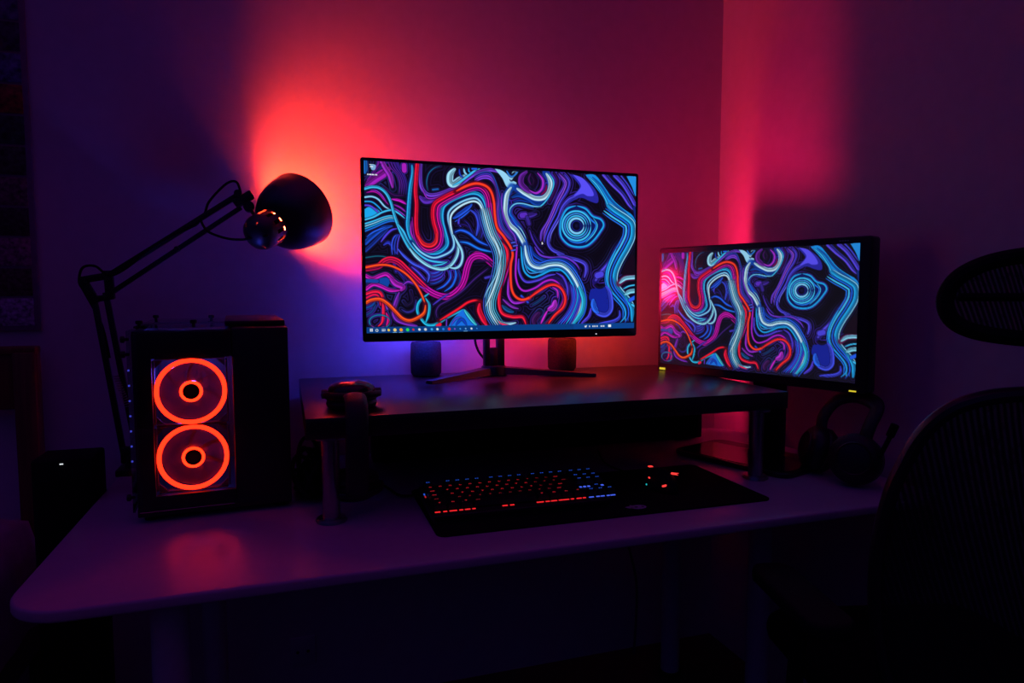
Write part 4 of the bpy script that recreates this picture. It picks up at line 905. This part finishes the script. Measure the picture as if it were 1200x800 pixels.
# ------------------------------------------------------------------ left side: subwoofer, bed, collage
t = thing('subwoofer', 'black box-shaped device with small white light standing left of desk', 'subwoofer', (-.448, 1.65, 0))
b = bm_(); bb(b, -.503, -.390, 1.60, 1.70, .02, .833, .006, 3); ob('cabinet', b, M['blackm'], t)
b = bm_(); bb(b, -.494, -.399, 1.596, 1.6005, .06, .79, .002); ob('front_panel', b, M['cloth'], t)
b = bm_(); bb(b, -.4505, -.4445, 1.598, 1.6005, .8215, .8235); ob('power_light', b, E['whiteled'], t)
for x in (-.485, -.412):
    for y in (1.62, 1.68):
        b = bm_(); cyl(b, (x, y, 0), (x, y, .021), .012, seg=20); ob('foot', b, M['rubber'], t)

t = thing('bed', 'brown wooden bed with headboard against the wall at far left', 'bed', (-1.1, 1.2, 0))
b = bm_(); bb(b, -1.62, -.563, 1.872, 1.898, .90, 1.045, .004); bb(b, -1.62, -.563, 1.865, 1.905, 1.030, 1.048, .004); ob('headboard', b, M['headwood'], t)
for x in (-1.597, -.588):
    b = bm_(); bb(b, x-.023, x+.023, 1.862, 1.908, 0, 1.035, .004); ob('bed_post', b, M['headwood'], t)
b = bm_(); bb(b, -.592, -.567, .0, 1.87, .34, .46, .004); ob('side_rail', b, M['headwood'], t)
b = bm_(); bb(b, -1.58, -.590, -.1, 1.86, .42, .605, .05, 4); ob('mattress', b, M['white'], t)
tt = bmesh.new(); NX, NY = 40, 60; g = []
for j in range(NY+1):
    r_ = []
    for i in range(NX+1):
        x = -1.585+1.045*i/NX; y = .2+1.655*j/NY
        z = .640+.022*mnoise.noise(V((x*5, y*5, 1)))+.012*mnoise.noise(V((x*14+y*6, y*12, 5)))
        if x > -.58: z -= (x+.58)*5.5; x = -.58+(x+.58)*.55
        r_.append(tt.verts.new((x, y, z)))
    g.append(r_)
for j in range(NY):
    for i in range(NX): tt.faces.new((g[j][i], g[j][i+1], g[j+1][i+1], g[j+1][i]))
bmesh.ops.solidify(tt, geom=list(tt.faces), thickness=.008)
tag(ob('blanket', tt, M['sheet'], sharp=80), 'rumpled purple-grey blanket lying on the bed', 'blanket')

t = thing('photo_collage', 'tall framed collage of small dark pictures on wall above the bed', 'picture collage', (-.70, WB-.01, 1.08))
b = bm_(); bb(b, -.862, -.566, WB-.010, WB-.002, 1.083, 2.10, .002); ob('backing_board', b, mat('board_card', (.20, .10, .20), .7), t)
PCOL = [(.16, .15, .33), (.10, .05, .14), (.17, .13, .03), (.13, .09, .20), (.06, .04, .08), (.12, .11, .27), (.26, .04, .03), (.04, .08, .05), (.06, .08, .05), (.16, .07, .10), (.05, .03, .04), (.26, .10, .18), (.09, .06, .05), (.30, .26, .40)]
zs = [2.08, 1.99, 1.90, 1.81, 1.745, 1.60, 1.52, 1.45, 1.385, 1.305, 1.235, 1.19, 1.145, 1.115, 1.09]
zs = [2.09-.0715*k for k in range(15)]
for c_ in range(2):
    for k in range(14):
        b = bm_(); x1 = -.578-c_*.142; bb(b, x1-.128, x1, WB-.0118, WB-.0095, zs[k+1]+.006, zs[k], .0004)
        cc = PCOL[(k+c_*5) % 14]
        ob('picture', b, mat('picture_print', cc, .5, .75, 28 + 7*k, spec=.3), t)

b = bm_(); bb(b, -.012, .056, WB-.008, WB, .128, .212, .003)
t = thing('wall_socket', 'pale wall socket low on the wall under the desk', 'wall socket', (.022, WB-.004, .17))
ob('cover_plate', b, M['plate'], t)
for dx in (-.014, .014):
    b = bm_(); cyl(b, (.022+dx, WB-.0095, .17), (.022+dx, WB-.0079, .17), .004, seg=16); ob('pin_hole', b, M['rubber'], t)
b = bm_(); tube(b, [(.93, 1.78, DT-.03), (.935, 1.78, .64), (.945, 1.785, .52), (.975, 1.80, .40), (1.02, 1.83, .25), (1.03, 1.86, .02)], .004)
tag(ob('hanging_cable', b, mat('grey_cable', (.12, .12, .13), .5)), 'thin cable hanging down under the back of the desk', 'cable')

# ------------------------------------------------------------------ office chair
CR = math.radians(-15)
t = thing('office_chair', 'black mesh office chair with headrest at the right end of the desk', 'office chair', (1.047, .651, 0), CR)
def back_y(x, z): return .030-.9*x*x*0+.05*(x/.22)**2+.06*((z-.72)/.3)**2*-.6
OUT = [(0, 1.036), (-.06, 1.036), (-.115, 1.030), (-.158, 1.010), (-.186, .972), (-.203, .92), (-.214, .87), (-.222, .79), (-.222, .70), (-.212, .61), (-.190, .545), (-.13, .515), (0, .508)]
full = [(x, z) for x, z in OUT] + [(-x, z) for x, z in OUT[-2:0:-1]]
b = bm_(); tube(b, [(x, back_y(x, z), z) for x, z in full], .012, 10, 5, closed=True, flat=(.013, .011)); ob('back_frame', b, M['satin'], t, True)
b = bm_(); NR, NC = 40, 30
pl_ = [V((x, 0, z)) for x, z in OUT]; pl_ = crom(pl_, 10); g = []
zz = [1.034-(1.034-.512)*k/NR for k in range(NR+1)]
for z in zz:
    hw = .02
    for p, q in zip(pl_[:-1], pl_[1:]):
        if (p.z-z)*(q.z-z) <= 0 and abs(p.z-q.z) > 1e-9: hw = max(hw, abs(p.x+(q.x-p.x)*(z-p.z)/(q.z-p.z)))
    g.append([b.verts.new((hw*(2*c/NC-1), back_y(hw*(2*c/NC-1), z), z)) for c in range(NC+1)])
for i in range(NR):
    for c in range(NC): b.faces.new((g[i][c], g[i][c+1], g[i+1][c+1], g[i+1][c]))
bmesh.ops.solidify(b, geom=list(b.faces), thickness=.003)
ob('backrest', b, M['chairmesh'], t, True, sharp=80)
# headrest
HO = [(0, 1.232), (-.05, 1.230), (-.095, 1.219), (-.125, 1.198), (-.137, 1.168), (-.130, 1.138), (-.105, 1.120), (-.055, 1.111), (0, 1.109)]
hf = HO+[(-x, z) for x, z in HO[-2:0:-1]]
def hy(x): return .03+.045*(x/.137)**2
b = bm_(); tube(b, [(x, hy(x), z) for x, z in hf], .010, 10, 6, closed=True, flat=(.012, .012)); hr = ob('headrest', b, M['blackm'], t, True)
b = bm_(); cr = crom([(x, 0, z) for x, z in HO], 8); g = []
for k in range(17):
    z = 1.230-.119*k/16; hw = .015
    for p, q in zip(cr[:-1], cr[1:]):
        if (p.z-z)*(q.z-z) <= 0 and abs(p.z-q.z) > 1e-9: hw = max(hw, abs(p.x+(q.x-p.x)*(z-p.z)/(q.z-p.z)))
    g.append([b.verts.new((hw*(2*c/24-1), hy(hw*(2*c/24-1)), z)) for c in range(25)])
for i in range(16):
    for c in range(24): b.faces.new((g[i][c], g[i][c+1], g[i+1][c+1], g[i+1][c]))
bmesh.ops.solidify(b, geom=list(b.faces), thickness=.003); ob('headrest_mesh', b, M['hrmesh'], hr, True, sharp=80)
b = bm_(); tube(b, [(q*.125, hy(q*.125)-.004, 1.170) for q in (-1, -.5, 0, .5, 1)], .006); ob("headrest_bar", b, M['blackm'], hr, True)
b = bm_(); tube(b, [(0, .020, 1.168), (0, -.02, 1.13), (0, -.03, 1.08), (0, -.02, 1.02), (0, -.012, .95)], .012, 12, 6, flat=(.018, .008)); ob('headrest_stem', b, M['black'], t, True)
b = bm_(); bb(b, -.032, .032, -.040, .012, 1.030, 1.062, .006, 3); ob('headrest_clamp', b, M['black'], t, True)
b = bm_(); tube(b, [(0, -.01, .90), (0, -.055, .78), (0, -.05, .62), (0, .02, .47), (0, .16, .43)], .02, 12, 6, flat=(.03, .014)); ob('back_support', b, M['black'], t, True)
tt = bm_(); prism(tt, rrect(-.235, .235, .05, .48, .07), .455, .505, bev=.02); ob('seat', tt, M['cloth'], t, True)
b = bm_(); bb(b, -.11, .11, .17, .36, .405, .455, .01); ob('seat_mechanism', b, M['black'], t, True)
for s in (-1, 1):
    b = bm_(); tube(b, [(s*.20, .22, .43), (s*.27, .22, .44), (s*.285, .20, .52), (s*.285, .18, .64)], .014, 12, 6); ar = ob('armrest', b, M['blackm'], t, True)
    b = bm_(); tt = bm_(); prism(tt, rrect(s*.285-.04, s*.285+.04, .07, .32, .03), .640, .668, bev=.008); merge(b, tt); ob('arm_pad', b, M['blackm'], ar, True)
b = bm_(); cyl(b, (0, .265, .10), (0, .265, .41), .027, seg=24); cyl(b, (0, .265, .08), (0, .265, .26), .034, seg=24); ob('gas_column', b, M['satin'], t, True)
b = bm_(); cyl(b, (0, .265, .070), (0, .265, .13), .05, .04, seg=24, bev=.004); ob('base_hub', b, M['black'], t, True)
for k in range(5):
    an = 2*PI*k/5+.3; d = V((math.cos(an), math.sin(an), 0)); c0 = V((0, .265, 0))
    b = bm_(); tube(b, [c0+d*.03+V((0, 0, .105)), c0+d*.17+V((0, 0, .09)), c0+d*.30+V((0, 0, .066))], .016, 10, 5, flat=(.020, .013)); ob('base_arm', b, M['black'], t, True)
    s = V((-d.y, d.x, 0)); p = c0+d*.30
    b = bm_()
    for q in (-1, 1): cyl(b, p+s*(q*.008)+V((0, 0, .028)), p+s*(q*.024)+V((0, 0, .028)), .028, seg=24, bev=.003)
    cyl(b, p+V((0, 0, .028)), p+V((0, 0, .068)), .007, seg=12); ob('caster', b, M['black'], t, True)

# ------------------------------------------------------------------ added ambient fill: magenta from above, blue from the left
w = bpy.data.worlds.new('room_fill'); scn.world = w; w.use_nodes = True
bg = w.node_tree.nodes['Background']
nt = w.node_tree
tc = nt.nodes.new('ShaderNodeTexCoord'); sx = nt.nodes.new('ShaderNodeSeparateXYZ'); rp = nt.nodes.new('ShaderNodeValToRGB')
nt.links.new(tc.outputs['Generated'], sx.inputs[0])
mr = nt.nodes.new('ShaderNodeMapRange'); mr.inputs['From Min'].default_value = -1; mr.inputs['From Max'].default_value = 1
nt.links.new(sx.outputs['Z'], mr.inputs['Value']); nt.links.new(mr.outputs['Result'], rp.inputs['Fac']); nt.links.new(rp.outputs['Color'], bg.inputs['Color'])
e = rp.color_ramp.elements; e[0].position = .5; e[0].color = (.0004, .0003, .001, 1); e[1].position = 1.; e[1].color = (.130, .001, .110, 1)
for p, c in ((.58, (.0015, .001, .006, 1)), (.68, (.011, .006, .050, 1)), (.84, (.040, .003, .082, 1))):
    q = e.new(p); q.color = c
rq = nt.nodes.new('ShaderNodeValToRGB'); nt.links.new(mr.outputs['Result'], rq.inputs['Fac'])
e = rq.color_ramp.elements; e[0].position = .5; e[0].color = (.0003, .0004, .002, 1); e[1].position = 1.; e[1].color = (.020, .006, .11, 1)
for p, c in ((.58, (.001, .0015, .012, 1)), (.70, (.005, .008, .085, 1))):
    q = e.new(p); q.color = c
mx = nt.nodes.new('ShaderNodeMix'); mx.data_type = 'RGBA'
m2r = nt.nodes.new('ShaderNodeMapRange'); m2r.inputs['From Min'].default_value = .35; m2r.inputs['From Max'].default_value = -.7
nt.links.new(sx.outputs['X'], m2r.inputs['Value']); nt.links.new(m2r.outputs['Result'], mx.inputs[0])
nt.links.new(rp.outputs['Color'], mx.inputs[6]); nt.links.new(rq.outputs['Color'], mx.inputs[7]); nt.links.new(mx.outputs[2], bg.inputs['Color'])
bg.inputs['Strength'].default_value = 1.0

# ------------------------------------------------------------------ camera
cam = bpy.data.cameras.new('camera'); co = bpy.data.objects.new('camera', cam); COL.objects.link(co)
cam.sensor_width = 36; cam.lens = 36*795/1200; cam.clip_start = .05
co.location = (0, 0, 1.18)
co.rotation_euler = (PI/2-math.atan(60/795), 0, -math.radians(18.4))
scn.camera = co
scn.view_settings.view_transform = 'Standard'; scn.view_settings.look = 'None'
scn.view_settings.exposure = 0; scn.view_settings.gamma = 1; scn.view_settings.use_curve_mapping = False
scn.cycles.use_denoising = True
scn.cycles.max_bounces = 8; scn.cycles.diffuse_bounces = 4; scn.cycles.transparent_max_bounces = 12
